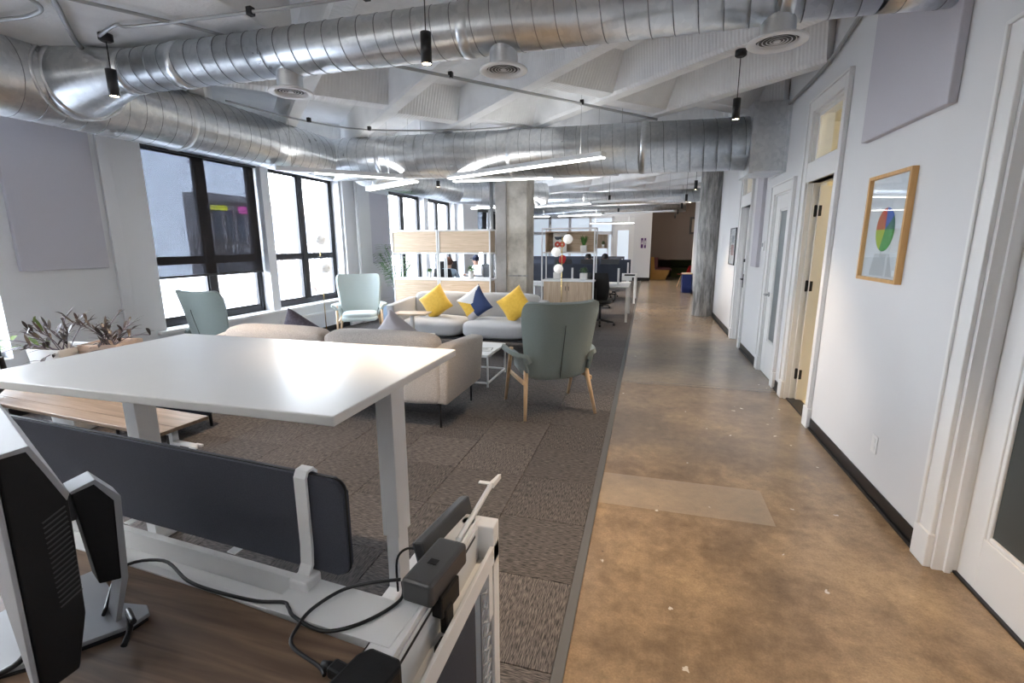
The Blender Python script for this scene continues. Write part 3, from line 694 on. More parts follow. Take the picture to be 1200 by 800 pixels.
# far ducts
f1 = thing('rear_duct', 'second galvanised spiral duct running above the far windows', 'duct')
c1 = Vector((-4.55, 11.2, 2.86)); c2 = Vector((-2.6, 12.4, 2.80)); ta = Vector((0, 1, 0)); tb = (c2 - c1).normalized()
duct_seg((-4.72, 7.6, 2.87), c1, .30, f1, .18, (), None, ((c1 - Vector((-4.72, 7.6, 2.87))).normalized() + tb).normalized())
duct_seg(c1, c2, .30, f1, .18, (), ((c1 - Vector((-4.72, 7.6, 2.87))).normalized() + tb).normalized(), None)
f2 = thing('far_cross_duct', 'slim galvanised duct crossing the far ceiling behind the square column', 'duct')
duct_seg((-4.5, 14.0, 2.82), (1.3, 14.0, 2.84), .17, f2, .25)
for x in (-3.5, -1.0, .9): hang(x, 14.0, 2.98, ZC, f2)
f3 = thing('last_cross_duct', 'farthest slim galvanised duct in front of the frosted wall', 'duct')
duct_seg((-4.5, 18.4, 2.78), (1.2, 18.4, 2.82), .14, f3, .3)
for x in (-3.5, -1.0, .9): hang(x, 18.4, 2.92, ZC, f3)

# conduits under the ceiling
def pipe(pts, r, label, name='ceiling_conduit', clips=()):
    t = thing(name, label, 'conduit'); MB().tube(spline(pts, 4), r, 8).build('pipe', M['conduit'], t)
    for q in clips:
        MB().box(q[0] - .02, q[0] + .02, q[1] - .02, q[1] + .02, q[2] - .02, q[2] + .03, .004).build('clip', M['black'], t)
pipe([(-2.3, 3.62, 3.04), (-2.12, 3.85, 3.04), (-1.57, 4.48, 3.04), (-.8, 5.37, 3.04), (.02, 6.33, 3.04)], .014, 'straight conduit slanting across the ceiling between the two ducts', clips=((-1.75, 4.27, 3.05), (-.75, 5.43, 3.05)))
pipe([(-4.2, 4.26, 3.03), (-4.01, 5.1, 3.03), (-3.53, 5.77, 3.03), (-2.33, 6.13, 3.03), (-1.6, 6.2, 3.05)], .010, 'thin conduit under the ribs above the mitred duct corner', clips=((-3.95, 5.2, 3.04), (-3.5, 5.78, 3.04)))
pipe([(-3.79, 2.80, 3.04), (-3.5, 2.71, 3.04), (-3.39, 2.76, 3.04), (-2.45, 2.81, 3.04), (-1.98, 2.84, 3.05), (-.5, 2.9, 3.07)], .011, 'shiny thin conduit above the front branch duct', clips=((-2.5, 2.81, 3.04), (-1.7, 2.86, 3.05)))
pipe([(-3.55, 2.1, 3.04), (-3.4, 2.37, 3.04), (-3.24, 2.59, 3.04), (-3.03, 2.92, 3.045), (-2.9, 3.2, 3.05)], .011, 'conduit crossing over the start of the branch duct')
pipe([(-4.4, 2.44, 3.03), (-4.13, 2.43, 3.03), (-3.86, 2.44, 3.03), (-3.66, 2.38, 3.03), (-3.59, 2.2, 3.04), (-3.6, 1.9, 3.05)], .013, 'dark conduit bend in the top left corner of the ceiling')
pipe([(-3.3, 2.12, 3.04), (-3.49, 2.34, 3.04), (-4.05, 2.82, 3.04), (-4.3, 3.1, 3.05)], .018, 'thick conduit running into the conical takeoff')
# pendants
SPOT = []
def pendant(x, y, zb, label, L_=.16, r=.030, top=ZC, group=None):
    t = thing('cylinder_pendant', label, 'pendant lamp', (x, y, zb), 0, group)
    MB().lathe([(.0, .0), (r * .8, .0), (r * .8, .012)], 24).build('lamp_face', M['bulb'], t, (0, 0, .003))
    MB().lathe([(r * .86, 0), (r, 0), (r, L_), (r * .2, L_ + .004)], 28, cap=False).build('cylinder', M['black'], t)
    MB().tube([(0, 0, L_), (0, 0, top - zb - .04)], .0035, 6).build('cord', M['black'], t)
    MB().lathe([(.03, top - zb - .05), (.045, top - zb - .04), (.045, top - zb)], 16).build('canopy', M['black'], t)
    l = bpy.data.lights.new('pendant_spot', 'SPOT'); l.energy = 75; l.color = (1, .76, .52); l.spot_size = math.radians(80); l.spot_blend = .8; l.shadow_soft_size = .03
    link('pendant_spot', l, t, (0, 0, -.012))
pendant(-3.80, 2.85, 2.66, 'black cylinder pendant hanging before the conical takeoff, leftmost', top=3.07, L_=.18, r=.034)
pendant(-1.24, 2.68, 2.58, 'black cylinder pendant in front of the branch duct, upper middle', top=3.30)
pendant(.64, 4.58, 2.60, 'black cylinder pendant beside the boxy duct end near the right wall', top=3.12)
G = 'far corridor pendants'
pendant(-3.3, 7.4, 2.5, 'small black pendant behind the linear lights above the light wood shelf', L_=.09)
for (x, y, lab) in ((.78, 9.7, 'black cylinder pendant beside the round column top, nearest of the far corridor row'), (.80, 12.3, 'second black pendant of the far corridor row from the column'),
                    (.86, 14.9, 'third black pendant of the far corridor row'), (.9, 17.6, 'fourth black pendant of the far corridor row'), (.95, 20.3, 'fifth and last black pendant of the far corridor row')):
    pendant(x, y, 2.56, lab, group=G)
pendant(-.95, 12.0, 2.56, 'black pendant over the rear desks, nearer of two', group='desk pendants'); pendant(-1.0, 16.5, 2.56, 'black pendant over the rear desks, farther of two', group='desk pendants')
pendant(.55, 1.75, 2.62, 'black cylinder pendant over the concrete path behind the photographer'); pendant(.6, -2.6, 2.55, 'rearmost black cylinder pendant over the path behind the photographer')

# linear lights
def linear(p0, p1, label, lit=(0, 1), w=.07, group='slim white linear lights'):
    p0, p1 = Vector(p0), Vector(p1); L_ = (p1 - p0).length; a = math.atan2(p1.y - p0.y, p1.x - p0.x)
    t = thing('linear_light', label, 'ceiling light', p0, a, group)
    b = MB(); b.box(0, L_, -w / 2, w / 2, .012, .065, .004); b.build('housing', M['white'], t)
    if lit: MB().box(L_ * lit[0] + .01, L_ * lit[1] - .01, -w / 2 + .006, w / 2 - .006, 0, .012).build('diffuser', M['tube'], t)
    if lit:
        l = bpy.data.lights.new('ceiling_fill', 'AREA'); l.shape = 'RECTANGLE'; l.size = L_ * (lit[1] - lit[0]); l.size_y = w; l.energy = (4.5 if p0.y > 9 else 9 if p0.y < 2 else 1.0) * l.size; l.color = (1, .98, .95)  # upward fill added to brighten the ceiling, strongest behind the camera
        link('ceiling_fill', l, t, (L_ * (lit[0] + lit[1]) / 2, 0, .07), (PI, 0, 0))
    for s in (.12, .88): MB().tube([(L_ * s, 0, .065), (L_ * s, 0, ZC - p0.z)], .0025, 5).build('cable', M['conduit'], t)
linear((-2.77, 6.61, 2.5), (-.51, 5.49, 2.5), 'lit linear light slanting up toward the camera before the square column', w=.1)
linear((-2.84, 6.93, 2.5), (-.44, 6.99, 2.5), 'linear light level behind the slanting one, right end unlit', (0, .62), w=.1)
linear((-3.42, 6.44, 2.5), (-4.55, 5.27, 2.5), 'linear light nearest the second window, running to the duct corner', (0, .72), w=.09)
linear((-3.35, 6.75, 2.5), (-4.7, 7.6, 2.5), 'short linear light pointing at the window pier from the cluster', w=.09)
linear((-4.55, 12.3, 2.5), (-3.06, 11.87, 2.5), 'far lit linear light left of the square column'); linear((-2.8, 12.26, 2.5), (-1.35, 11.61, 2.5), 'far lit linear light right of the square column')
linear((-1.3, 11.6, 2.5), (.6, 11.0, 2.5), 'unlit far linear housing crossing toward the round column', None)
linear((-5.0, 16.3, 2.5), (-3.3, 16.6, 2.5), 'distant linear light left of the rear shelf'); linear((-3.0, 16.6, 2.5), (-1.5, 16.0, 2.5), 'distant linear light above the rear shelf')
linear((-1.4, 16.0, 2.5), (.7, 15.4, 2.5), 'distant unlit linear housing near the corridor pendants', None); linear((-2.4, 20.6, 2.4), (-.6, 20.6, 2.4), 'last linear light before the frosted wall')
linear((-4.6, .6, 2.6), (-3.0, -.4, 2.6), 'unseen linear light added as fill behind the photographer, left'); linear((-2.6, -.6, 2.6), (-.8, -1.4, 2.6), 'unseen linear light added as fill behind the photographer, middle')  # out-of-view fixtures added to fill the near ceiling and right wall
linear((-4.6, -2.4, 2.6), (-2.6, -2.9, 2.6), 'rearmost unseen linear light added as fill behind the photographer')

# ================================================================== WALL ITEMS
def acoustic(side, y0, y1, z0, z1, label):
    x0, x1 = (XL, XL + .045) if side == 'l' else (XR - .045, XR)
    o = MB().box(-.0225, .0225, -(y1 - y0) / 2, (y1 - y0) / 2, 0, z1 - z0, .006).build('acoustic_panel', M['acoustic'], None, ((x0 + x1) / 2, (y0 + y1) / 2, z0))
    tag(o, label, 'wall panel', 'acoustic panels')
acoustic('l', 3.12, 3.90, 1.36, 2.86, 'grey fabric acoustic panel on the wall above the potted plants'); acoustic('l', 9.12, 9.92, 1.2, 2.66, 'grey fabric acoustic panel on the pier behind the pale armchair')
acoustic('r', 3.07, 4.10, 2.28, 3.40, 'lilac grey acoustic panel high on the wall above the framed picture'); acoustic('r', 7.14, 7.50, 1.28, 2.75, 'narrow acoustic panel between the second and far doors')
def picture(y0, y1, z0, z1, fm, label, inner, dep=.035, fw_=.022):
    t = thing('framed_picture', label, 'picture', (XR, (y0 + y1) / 2, (z0 + z1) / 2)); hw, hh = (y1 - y0) / 2, (z1 - z0) / 2
    b = MB(); 
    b.box(-dep, 0, -hw, -hw + fw_, -hh, hh, .002); b.box(-dep, 0, hw - fw_, hw, -hh, hh, .002); b.box(-dep, 0, -hw + fw_, hw - fw_, -hh, -hh + fw_, .002); b.box(-dep, 0, -hw + fw_, hw - fw_, hh - fw_, hh, .002)
    b.build('frame', fm, t)
    MB().box(-.010, -.004, -hw + fw_, hw - fw_, -hh + fw_, hh - fw_).build('print', M['paper'], t)
    inner(t, hw - fw_, hh - fw_)
    MB().box(-.022, -.019, -hw + fw_, hw - fw_, -hh + fw_, hh - fw_).build('glazing', M['glass'], t)
def wheel(t, hw, hh):
    cols = [('red', (.62, .08, .04)), ('blue', (.03, .12, .50)), ('dkgreen', (.02, .17, .10)), ('green', (.07, .36, .06)), ('lime', (.50, .62, .03)), ('orangered', (.66, .16, .05))]
    cz_ = -.01; R_ = .135
    b = MB(); n = 48; c0 = b.b.verts.new((-.0115, 0, cz_)); rg = [b.b.verts.new((-.0115, R_ * .92 * math.cos(2 * PI * j / n), cz_ + R_ * math.sin(2 * PI * j / n))) for j in range(n)]
    for j in range(n):
        f = b.b.faces.new((c0, rg[j], rg[(j + 1) % n]))
        a = 360 * j / n     # +y is right to left in the photo
        f.material_index = 0 if 55 <= a < 90 else 5 if a < 55 else 1 if a < 140 else 2 if a < 180 else 3 if a < 292 else 4
    b.build('colour_wheel', [mat('print ' + k, v, .7) for k, v in cols], t)
    b = MB(); b.prism([(-.17, -.30), (.15, -.30), (.10, -.16), (-.10, -.16)], 'x', -.0105, -.0102); b.build('printed_base', mat('print pale grey', (.60, .60, .58), .7), t)
picture(3.34, 3.90, 1.355, 2.025, M['oakframe'], 'oak framed print with a multicoloured circle on the right wall', wheel)
def scribble(t, hw, hh):
    b = MB(); b.box(-.0115, -.0105, -hw * .55, hw * .5, -hh * .5, hh * .1); b.build('printed_block', mat('print red block', (.35, .10, .09), .7), t)
    MB().box(-.0115, -.0105, -hw * .6, hw * .55, hh * .2, hh * .62).build('printed_block', mat('print grey block', (.35, .36, .38), .7), t)
picture(9.08, 9.66, 1.22, 1.86, M['black'], 'thin black framed print on the far right wall before the round column', scribble, .02, .02)
t = thing('thermostat', 'small white wall control with dark screen between the doors', 'thermostat', (XR, 6.98, 1.56))
MB().box(-.018, 0, -.05, .05, -.06, .06, .004).build('plate', M['trim'], t); MB().box(-.021, -.018, -.03, .03, -.01, .04, .001).build('screen', M['greyglass'], t)
t = thing('wall_outlet', 'white double power outlet low on the right wall below the picture', 'outlet', (XR, 3.35, .35))
MB().box(-.006, 0, -.036, .036, -.058, .058, .002).build('plate', M['trim'], t)
for z in (-.025, .025): MB().box(-.009, -.006, -.017, .017, z - .016, z + .016, .001).build('socket', M['trim'], t)

# ================================================================== WHITE HIGH TABLE
tb = thing('standing_table', 'large white standing-height table on two square legs in the foreground', 'table', (-1.88, 1.79, FZ))
TH = 1.042
MB().box(-.92, .92, -.525, .525, TH - .036, TH, .005).build('tabletop', M['table'], tb)
b = MB(); b.box(-.78, .84, -.05, .05, TH - .075, TH - .037, .003); b.box(.76, .84, -.42, .42, TH - .07, TH - .037, .003); b.box(-.80, -.72, -.42, .42, TH - .07, TH - .037, .003); b.build('underframe', M['white'], tb)
for x in (-.63, .845):
    b = MB(); b.box(x - .055, x + .025, -.075, .035, .30, TH - .06, .003); lg = b.build('leg', M['white'], tb)
    MB().box(x - .045, x + .015, -.065, .025, .02, .32, .003).build('leg_sleeve', M['white'], lg)
    MB().box(x - .05, x + .02, -.38, .38, 0, .03, .006).build('foot', M['white'], lg)
for yy in (-.1, .0): MB().cyl((.80, yy, TH - .082), (.80, yy, TH - .07), .008, n=8).build('bolt', M['black'], tb)

# bench behind the table
bt = thing('wooden_bench', 'low oak-topped bench with white frame under the white standing table', 'bench', (-2.87, 2.27, FZ), math.radians(-4.5))
MB().box(-2.3, 0, -.17, .17, .415, .44, .003).build('bench_top', M['bench'], bt)
MB().box(-2.3, 0.0005, -.055, -.048, .4395, .4415).build('groove', M['walnut'], bt)
for x in (-.12, -2.1):
    b = MB(); b.box(x - .02, x + .02, -.02, .02, 0, .39, .003); b.box(x - .02, x + .02, -.15, .15, 0, .025, .003); b.box(x - .03, x + .03, -.16, .16, .385, .415, .003); b.build('leg', M['white'], bt)
MB().box(-2.1, -.1, -.02, .02, .35, .385, .003).build('rail', M['white'], bt)
b = MB(); b.box(-.1, .10, -.03, .01, .30, .315, .002); b.box(.07, .13, -.04, -.022, .30, .315, .002); b.box(.07, .13, .0, .018, .30, .315, .002); b.build('bracket', M['white'], bt)

# ================================================================== FOREGROUND DESK
DR = math.radians(-4)
dk = thing('bench_desk', 'walnut desk with white steel frame and cable tray in the lower left corner', 'desk', (-.44, 1.30, FZ))
DZ = .742
# walnut top
b = MB(); b.prism([(-2.2, -.36), (-.60, -.495), (-.085, -.545), (-.06, -1.3), (-2.2, -1.3)], 'z', DZ - .025, DZ, .002); b.build('desktop', M['walnut'], dk)
# rear rail + tray (runs along x) slightly rotated
R4 = Matrix.Rotation(DR, 3, 'Z')
tr = link('cable_tray', MB().box(-1.75, -.0, -.004, .004, -.05, .0, .001).b and None, dk, (-.06, -.53, DZ), (0, 0, DR)) if False else None
b = MB()
b.box(-1.8, -.02, .0, .022, -.03, .004, .002); b.box(-1.8, -.02, .022, .105, -.06, -.055, .001); b.box(-1.8, -.02, .105, .125, -.06, .004, .002)
b.build('cable_tray', M['white'], dk, (-.05, -.535, DZ), (0, 0, DR))
MB().box(-.34, .0, .0, .125, -.004, .006, .001).build('tray_cover', M['white'], dk, (-.05, -.535, DZ), (0, 0, DR))
for x in (-.62, -1.05): MB().box(x, x + .03, .13, .16, .0, .004, .001).build('tray_tab', M['white'], dk, (-.05, -.535, DZ + .001), (0, 0, DR))
# end rail: flat strip and channel running along y on the right
b = MB(); b.box(-.098, -.026, -1.2, -.02, -.03, .0, .002); b.build('end_rail', M['white'], dk, (0, 0, DZ + .004))
MB().box(-.0995, -.0985, -.60, -.1, -.012, .0055).build('rail_joint', M['black'], dk, (0, 0, DZ))
MB().box(-.032, -.025, -1.2, -.02, -.03, .016, .001).build('rail_lip', M['white'], dk, (0, 0, DZ))
b = MB(); b.box(-.02, .02, -1.2, -.02, -.115, -.110, .001); b.box(-.024, -.02, -1.2, -.02, -.115, .0, .001); b.box(.018, .030, -1.2, 0, -.12, -.06, .002); b.build('end_channel', M['white'], dk, (0, 0, DZ))
MB().box(-.0245, -.0195, -.62, -.08, -.022, -.012).build('slot', M['black'], dk, (0, 0, DZ))
# end frame legs & lattice insert
b = MB(); b.box(-.08, .030, -.055, 0, -DZ, .004, .004)
b.build('end_leg', M['white'], dk, (0, 0, DZ + .0))
b = MB(); b.box(-.02, .026, -.09, -.055, -.30, -.12, .002); b.build('gusset', M['white'], dk, (0, 0, DZ))
b = MB(); s = 1
z = -.62
b.box(.015, .02, -.145, -.14, -.70, -.16); b.box(.015, .02, -.06, -.055, -.70, -.14)
while z < -.20:
    for sg in (1, -1):
        y0, y1 = (-.142, -.058) if sg > 0 else (-.058, -.142)
        b.tube([(.018, y0, z), (.018, y1, z + .06)], .0035, 4)
    z += .05
b.build('lattice_insert', M['silver'], dk, (0, 0, DZ), kind='stuff')
MB().box(-.012, .008, -1.15, -.16, -.68, -.125, .008).build('modesty_panel', M['navyfelt'], dk, (0, 0, DZ))
b = MB(); b.box(-1.9, -1.84, -1.2, -.6, 0, DZ - .03, .004); b.box(-.06, .0, -1.28, -1.22, 0, DZ - .03, .004); b.build('rear_leg', M['white'], dk)
b = MB(); b.tube([(-.035, -.13, .012), (-.045, .20, .012)], .009, 6); b.prism([(-.055, .19), (-.035, .20), (-.03, .275), (-.04, .27)], 'z', .002, .02); b.box(-.095, -.05, .205, .225, .008, .012, .001)
b.build('rail_bar', M['white'], dk, (-.01, -.02, DZ))

# felt privacy screen clamped behind the desk
ps = thing('privacy_screen', 'long dark grey felt privacy screen clamped behind the walnut desk by a white bracket', 'desk screen', (-.70, .918, DZ + FZ), DR)
def rr_poly(x0, x1, z0, z1, r, n=6):
    out = []
    for cx_, cz_, a0 in ((x1 - r, z1 - r, 0), (x0 + r, z1 - r, 90), (x0 + r, z0 + r, 180), (x1 - r, z0 + r, 270)):
        for k in range(n + 1):
            a = math.radians(a0 + 90 * k / n); out.append((cx_ + r * math.cos(a), cz_ + r * math.sin(a)))
    return out
MB().prism(rr_poly(-1.6, .02, .03, .290, .032), 'y', -.011, .011, .006).build('felt_panel', M['navyfelt'], ps)
b = MB(); b.prism(rr_poly(-1.602, .022, .028, .292, .034), 'y', -.0025, .0025); b.build('seam_piping', M['bplastic'], ps)
b = MB(); pts = [(-.098, -.062, .0), (-.098, -.045, .012), (-.098, -.022, .05), (-.098, -.018, .10), (-.098, -.018, .285), (-.098, -.010, .300), (-.098, .008, .302), (-.098, .018, .29), (-.098, .018, .25)]
b2 = MB()
P = [[Vector((x, y, z)) for x in (-.116, -.080)] for (_, y, z) in pts]
b2.grid(P, smooth=False); o = b2.build('bracket', M['white'], ps); md = o.modifiers.new('s', 'SOLIDIFY'); md.thickness = .008; md.offset = 0
MB().box(-.122, -.066, -.066, -.01, -.006, .03, .006).build('clamp', M['white'], ps)

# monitor, seen from its edge
wv = Vector((.926, -.377, 0)); tvv = Vector((.377, .926, 0))
mn = thing('monitor', 'black and silver desktop monitor seen edge-on at the lower left', 'monitor', (-1.150, .600, DZ + FZ), math.atan2(wv.y, wv.x))
# local x = towards camera edge of screen, local y = towards the back
prof = [(-.078, .085), (-.070, .525), (-.030, .53), (.004, .43), (-.004, .20), (-.026, .10)]
b = MB(); b.prism([(y, z) for y, z in prof], 'x', -.28, .225, .004); b.build('housing', M['bplastic'], mn)
b = MB(); b.prism([(-.086, .075), (-.078, .54), (-.071, .54), (-.079, .075)], 'x', -.285, .23, .002); b.build('bezel', M['silver'], mn)
b = MB(); b.prism([(-.071, .527), (-.030, .532), (.006, .432), (.001, .42), (-.034, .524), (-.071, .520)], 'x', -.278, .227, .001); b.build('top_shell', M['silver'], mn)
b = MB()
for k in range(18): b.box(.2255, .2265, -.036, .000, .24 + k * .0095, .2425 + k * .0095, rot=Matrix.Rotation(math.radians(30), 3, 'X'))
b.build('vent_slats', M['gplastic'], mn, kind='stuff')
b = MB(); b.prism([(.034, .345), (.072, .350), (.100, .30), (.088, .11), (.050, .12)], 'x', -.053, .007, .003); b.build('neck_cover', M['bplastic'], mn)
b = MB(); b.prism([(.032, .348), (.075, .360), (.112, .305), (.100, .11), (.070, .0), (.060, .0), (.088, .11), (.100, .30), (.072, .351), (.034, .342)], 'x', -.055, .009, .001); b.build('stand_neck', M['silver'], mn)
b = MB(); b.box(-.07, -.02, .0, .045, .27, .33, .005); b.build('tilt_hinge', M['gplastic'], mn)
b = MB(); b.prism([(-.26, .115), (-.20, .085), (-.06, .085), (.0, .125), (.035, .12), (.045, .08), (.00, -.08), (-.03, -.15), (-.22, -.15), (-.26, -.05)], 'z', .004, .014, .002); b.build('stand_base', M['silver'], mn)
b = MB(); b.prism([(-.255, .110), (-.20, .080), (-.06, .080), (.0, .120), (.04, .115), (.052, .075), (.006, -.085), (-.03, -.155), (-.22, -.155), (-.25, -.05)], 'z', 0, .004); b.build('base_pad', M['rubber'], mn)

ZD = DZ + FZ
def cord(pts, label, r=.0042, name='power_cable'):
    o = MB().tube(spline(pts, 6), r, 8).build(name, M['cable']); return tag(o, label, 'cable')
cord([(-1.16, .66, ZD + .02), (-1.30, .80, ZD + .012), (-1.22, .85, ZD + .014), (-1.09, .81, ZD + .010), (-.99, .80, ZD + .008), (-.87, .80, ZD + .008), (-.80, .812, ZD + .01), (-.775, .80, ZD + .012), (-.74, .78, ZD + .010), (-.65, .765, ZD + .008), (-.575, .81, ZD + .012), (-.53, .89, ZD + .014), (-.545, .93, ZD + .03)],
     'black cable lying over the tray from the monitor to the grey power box')
cord([(-.55, .93, ZD + .035), (-.62, .905, ZD + .03), (-.68, .875, ZD + .02), (-.715, .81, ZD + .014), (-.715, .76, ZD + .01), (-.69, .71, ZD + .012), (-.60, .68, ZD + .014), (-.575, .665, ZD + .014)], 'black looped cable with a plug entering the black adapter')
cord([(-1.02, .63, ZD + .06), (-1.08, .66, ZD + .05), (-1.05, .64, ZD + .03), (-1.03, .61, ZD + .016)], 'short black lead curling behind the monitor stand', .006)
cord([(-1.22, .60, ZD + .12), (-1.20, .55, ZD + .05), (-1.19, .52, ZD + .02), (-1.22, .46, ZD + .01)], 'dark braided lead dropping in front of the monitor', .006)
# grey power box
pb = thing('power_box', 'dark grey power box straddling the white desk end rail', 'power supply', (-.475, .975, ZD + .012), math.radians(-6))
MB().box(-.042, .042, -.092, .092, 0, .062, .010, 3).build('body', M['gplastic'], pb)
b = MB(); b.box(.02, .05, -.06, .03, -.05, .01, .004); b.box(.035, .055, -.05, -.01, -.10, -.03, .006); b.box(.046, .062, -.10, -.06, -.115, -.09, .005); b.build('clamp', M['bplastic'], pb)
MB().box(-.012, .012, -.02, .0, .0615, .063).build('label_plate', M['bplastic'], pb)
# dark tablet-like device behind it
tv = thing('desk_handset', 'slim dark device with a glossy face leaning behind the grey power box', 'device', (-.535, 1.20, ZD - .04), math.radians(-7))
MB().box(-.016, .016, -.14, .14, 0, .085, .006).build('body', M['gplastic'], tv, rot=(0, math.radians(-14), 0))
MB().box(-.021, -.017, -.135, .135, .004, .082, .001).build('glass_face', mat('glossy slate glass', (.16, .18, .21), .12), tv, rot=(0, math.radians(-14), 0))
b = MB(); b.tube(spline([(-.03, -.1, .03), (-.06, -.13, .05), (-.075, -.16, .03), (-.07, -.17, -.06)], 5), .0035, 6); b.box(-.04, -.02, -.11, -.085, .02, .035, .003); b.build('lead', M['cable'], tv)
# black adapter at the bottom edge
ad = thing('power_adapter', 'chunky black power adapter on the desk at the bottom edge', 'power supply', (-.475, .655, ZD + .001), math.radians(-12))
b = MB(); b.prism([(-.05, -.07), (-.05, .03), (-.035, .055), (.035, .06), (.05, .045), (.05, -.07)], 'z', 0, .052, .006); b.build('body', M['bplastic'], ad)
b = MB(); b.box(-.095, -.05, -.012, .018, .008, .034, .006); b.tube([(-.12, .003, .02), (-.093, .003, .02)], [.006, .012], 10); b.build('plug', M['bplastic'], ad)

# ================================================================== ARMCHAIRS
def armchair(fab, label, loc, rz, cat='armchair'):
    t = thing('high_back_armchair', label, cat, loc, rz, 'high-backed wool armchairs')
    # shell profile: (y, z, half width, side curl)
    prof = [(.30, .375, .25, .0), (.31, .40, .27, .0), (.22, .405, .28, .01), (.05, .375, .29, .02), (-.12, .345, .275, .035), (-.22, .345, .27, .05), (-.275, .41, .288, .06), (-.302, .54, .312, .065),
            (-.335, .72, .333, .075), (-.37, .88, .352, .085), (-.395, .99, .362, .085), (-.41, 1.055, .355, .075), (-.418, 1.08, .325, .06)]
    P = []
    for k, (y, z, hw, curl) in enumerate(prof):
        row = []
        for j in range(15):
            u = -1 + 2 * j / 14; x = hw * u; c_ = curl * abs(u) ** 2.6
            if k <= 5: row.append((x, y, z + c_ * 1.0))
            else: row.append((x, y + c_ * 1.5, z + (.012 * (u * u) if k >= 11 else 0)))
        P.append(row)
    o = MB().grid(P).build('shell', fab, t)
    m = o.modifiers.new('sub', 'SUBSURF'); m.levels = 1; m.render_levels = 2
    m = o.modifiers.new('sol', 'SOLIDIFY'); m.thickness = .048; m.offset = 0
    m = o.modifiers.new('bev', 'BEVEL'); m.width = .018; m.segments = 3; m.limit_method = 'ANGLE'
    # seat cushion
    MB().soft((.55, .50, .10), (0, .05, .44), 5, 8, (0, 0, .015)).build('seat_cushion', fab, t)
    # back seam
    sp_ = [(.0, -.262 - .034, .37), (.0, -.298 - .026, .50), (.0, -.336 - .027, .66), (.0, -.370 - .027, .80), (0, -.385 - .027, .88)]
    MB().tube(spline(sp_, 4), .0035, 6).build('back_seam', M['black'], t)
    for s in (-1, 1):
        # padded arm: paddle flaring forward and outward
        rows = [(-.30, .60, .310, .06), (-.24, .60, .345, .095), (-.12, .60, .370, .11), (.02, .605, .385, .115), (.12, .61, .392, .105), (.18, .612, .390, .08)]
        A = []
        for (y, z, x, w) in rows:
            A.append([(s * (x - .5 * w + w * q), y, z - .055 * (1 - q) ** 2 * 1.4) for q in (0, .25, .5, .75, 1)])
        o = MB().grid(A).build('arm', fab, t)
        m = o.modifiers.new('sub', 'SUBSURF'); m.levels = 2; m.render_levels = 2
        m = o.modifiers.new('sol', 'SOLIDIFY'); m.thickness = .038; m.offset = 0
        m = o.modifiers.new('bev', 'BEVEL'); m.width = .014; m.segments = 2; m.limit_method = 'ANGLE'
        # side web joining arm and seat
        A = [[(s * .30, y, .43), (s * .325, y, .51), (s * .345, y + .01, .585)] for y in (-.27, -.15, -.02, .08)]
        o = MB().grid(A).build('arm_web', fab, t); m = o.modifiers.new('sol', 'SOLIDIFY'); m.thickness = .03; m.offset = 0; m = o.modifiers.new('bev', 'BEVEL'); m.width = .01; m.segments = 2
        MB().tube([(s * .355, .10, .60), (s * .350, .33, 0)], [.021, .015], 12).build('leg', M['beech'], t)
        MB().tube([(s * .300, -.20, .44), (s * .352, -.335, 0)], [.024, .015], 12).build('leg', M['beech'], t)
        MB().box(s * .338 - .011, s * .338 + .011, -.25, .19, .315, .355, .005).build('stretcher', M['beech'], t)
    return t
armchair(M['sage'], 'sage green high-backed armchair with beech legs, back to the camera on the right', (-.885, 4.49, FZ), math.radians(32))
armchair(M['sage'], 'sage green high-backed armchair behind the oatmeal sofa by the first window', (-4.84, 4.55, FZ), math.radians(-8))
armchair(M['mint'], 'pale mint high-backed armchair facing the room beside the brass lamp', (-4.62, 7.0, FZ), math.radians(-149))

# ================================================================== SOFAS
def sofa(label, fab, loc, rz, L_=2.35, arm='both'):
    t = thing('low_sofa', label, 'sofa', loc, rz, 'two low fabric sofas')
    D_ = .90; x0, x1 = -L_ / 2, L_ / 2
    b = MB(); b.box(x0 + .04, x1 - .04, -D_ / 2 + .03, D_ / 2 - .03, .215, .245, .004); b.build('base_frame', M['black'], t)
    for sx in (x0 + .07, x1 - .07):
        for sy in (-D_ / 2 + .07, D_ / 2 - .06): MB().tube([(sx, sy, 0), (sx, sy, .225)], [.010, .013], 10).build('leg', M['black'], t)
    w = (L_ - .22) / 2
    for s in (-1, 1):
        MB().soft((w - .005, .72, .23), (s * w / 2, .08, .36), 5, 10, (.0, .02, .035)).build('seat_cushion', fab, t)
        MB().soft((w + .04, .20, .38), (s * (w / 2 + .02), -.345, .64), 7, 10, (.0, .02, .015), Matrix.Rotation(math.radians(6), 3, 'X')).build('back_cushion', fab, t)
    # outer back and arms
    b = MB(); b.soft((L_ - .02, .13, .50), (0, -.395, .475), 14, 8, (0, .004, 0)); b.build('back', fab, t)
    for s in (-1, 1):
        if arm == 'right' and s < 0: continue
        b = MB(); b.prism([(-.45, .235), (.43, .235), (.445, .67), (.42, .70), (-.32, .75), (-.45, .73)], 'x', -.065, .065, .022)
        o = b.build('arm', fab, t, (s * (L_ / 2 - .055), 0, 0), (0, math.radians(4 * s), 0), smooth=True)
    return t
s1 = sofa('oatmeal boucle sofa seen from behind beyond the white table', M['beige'], (-2.80, 4.06, FZ), 0, 2.36)
s2 = sofa('light grey sofa with three bright cushions facing the camera', M['greyfab'], (-2.60, 6.83, FZ), PI, 2.22)

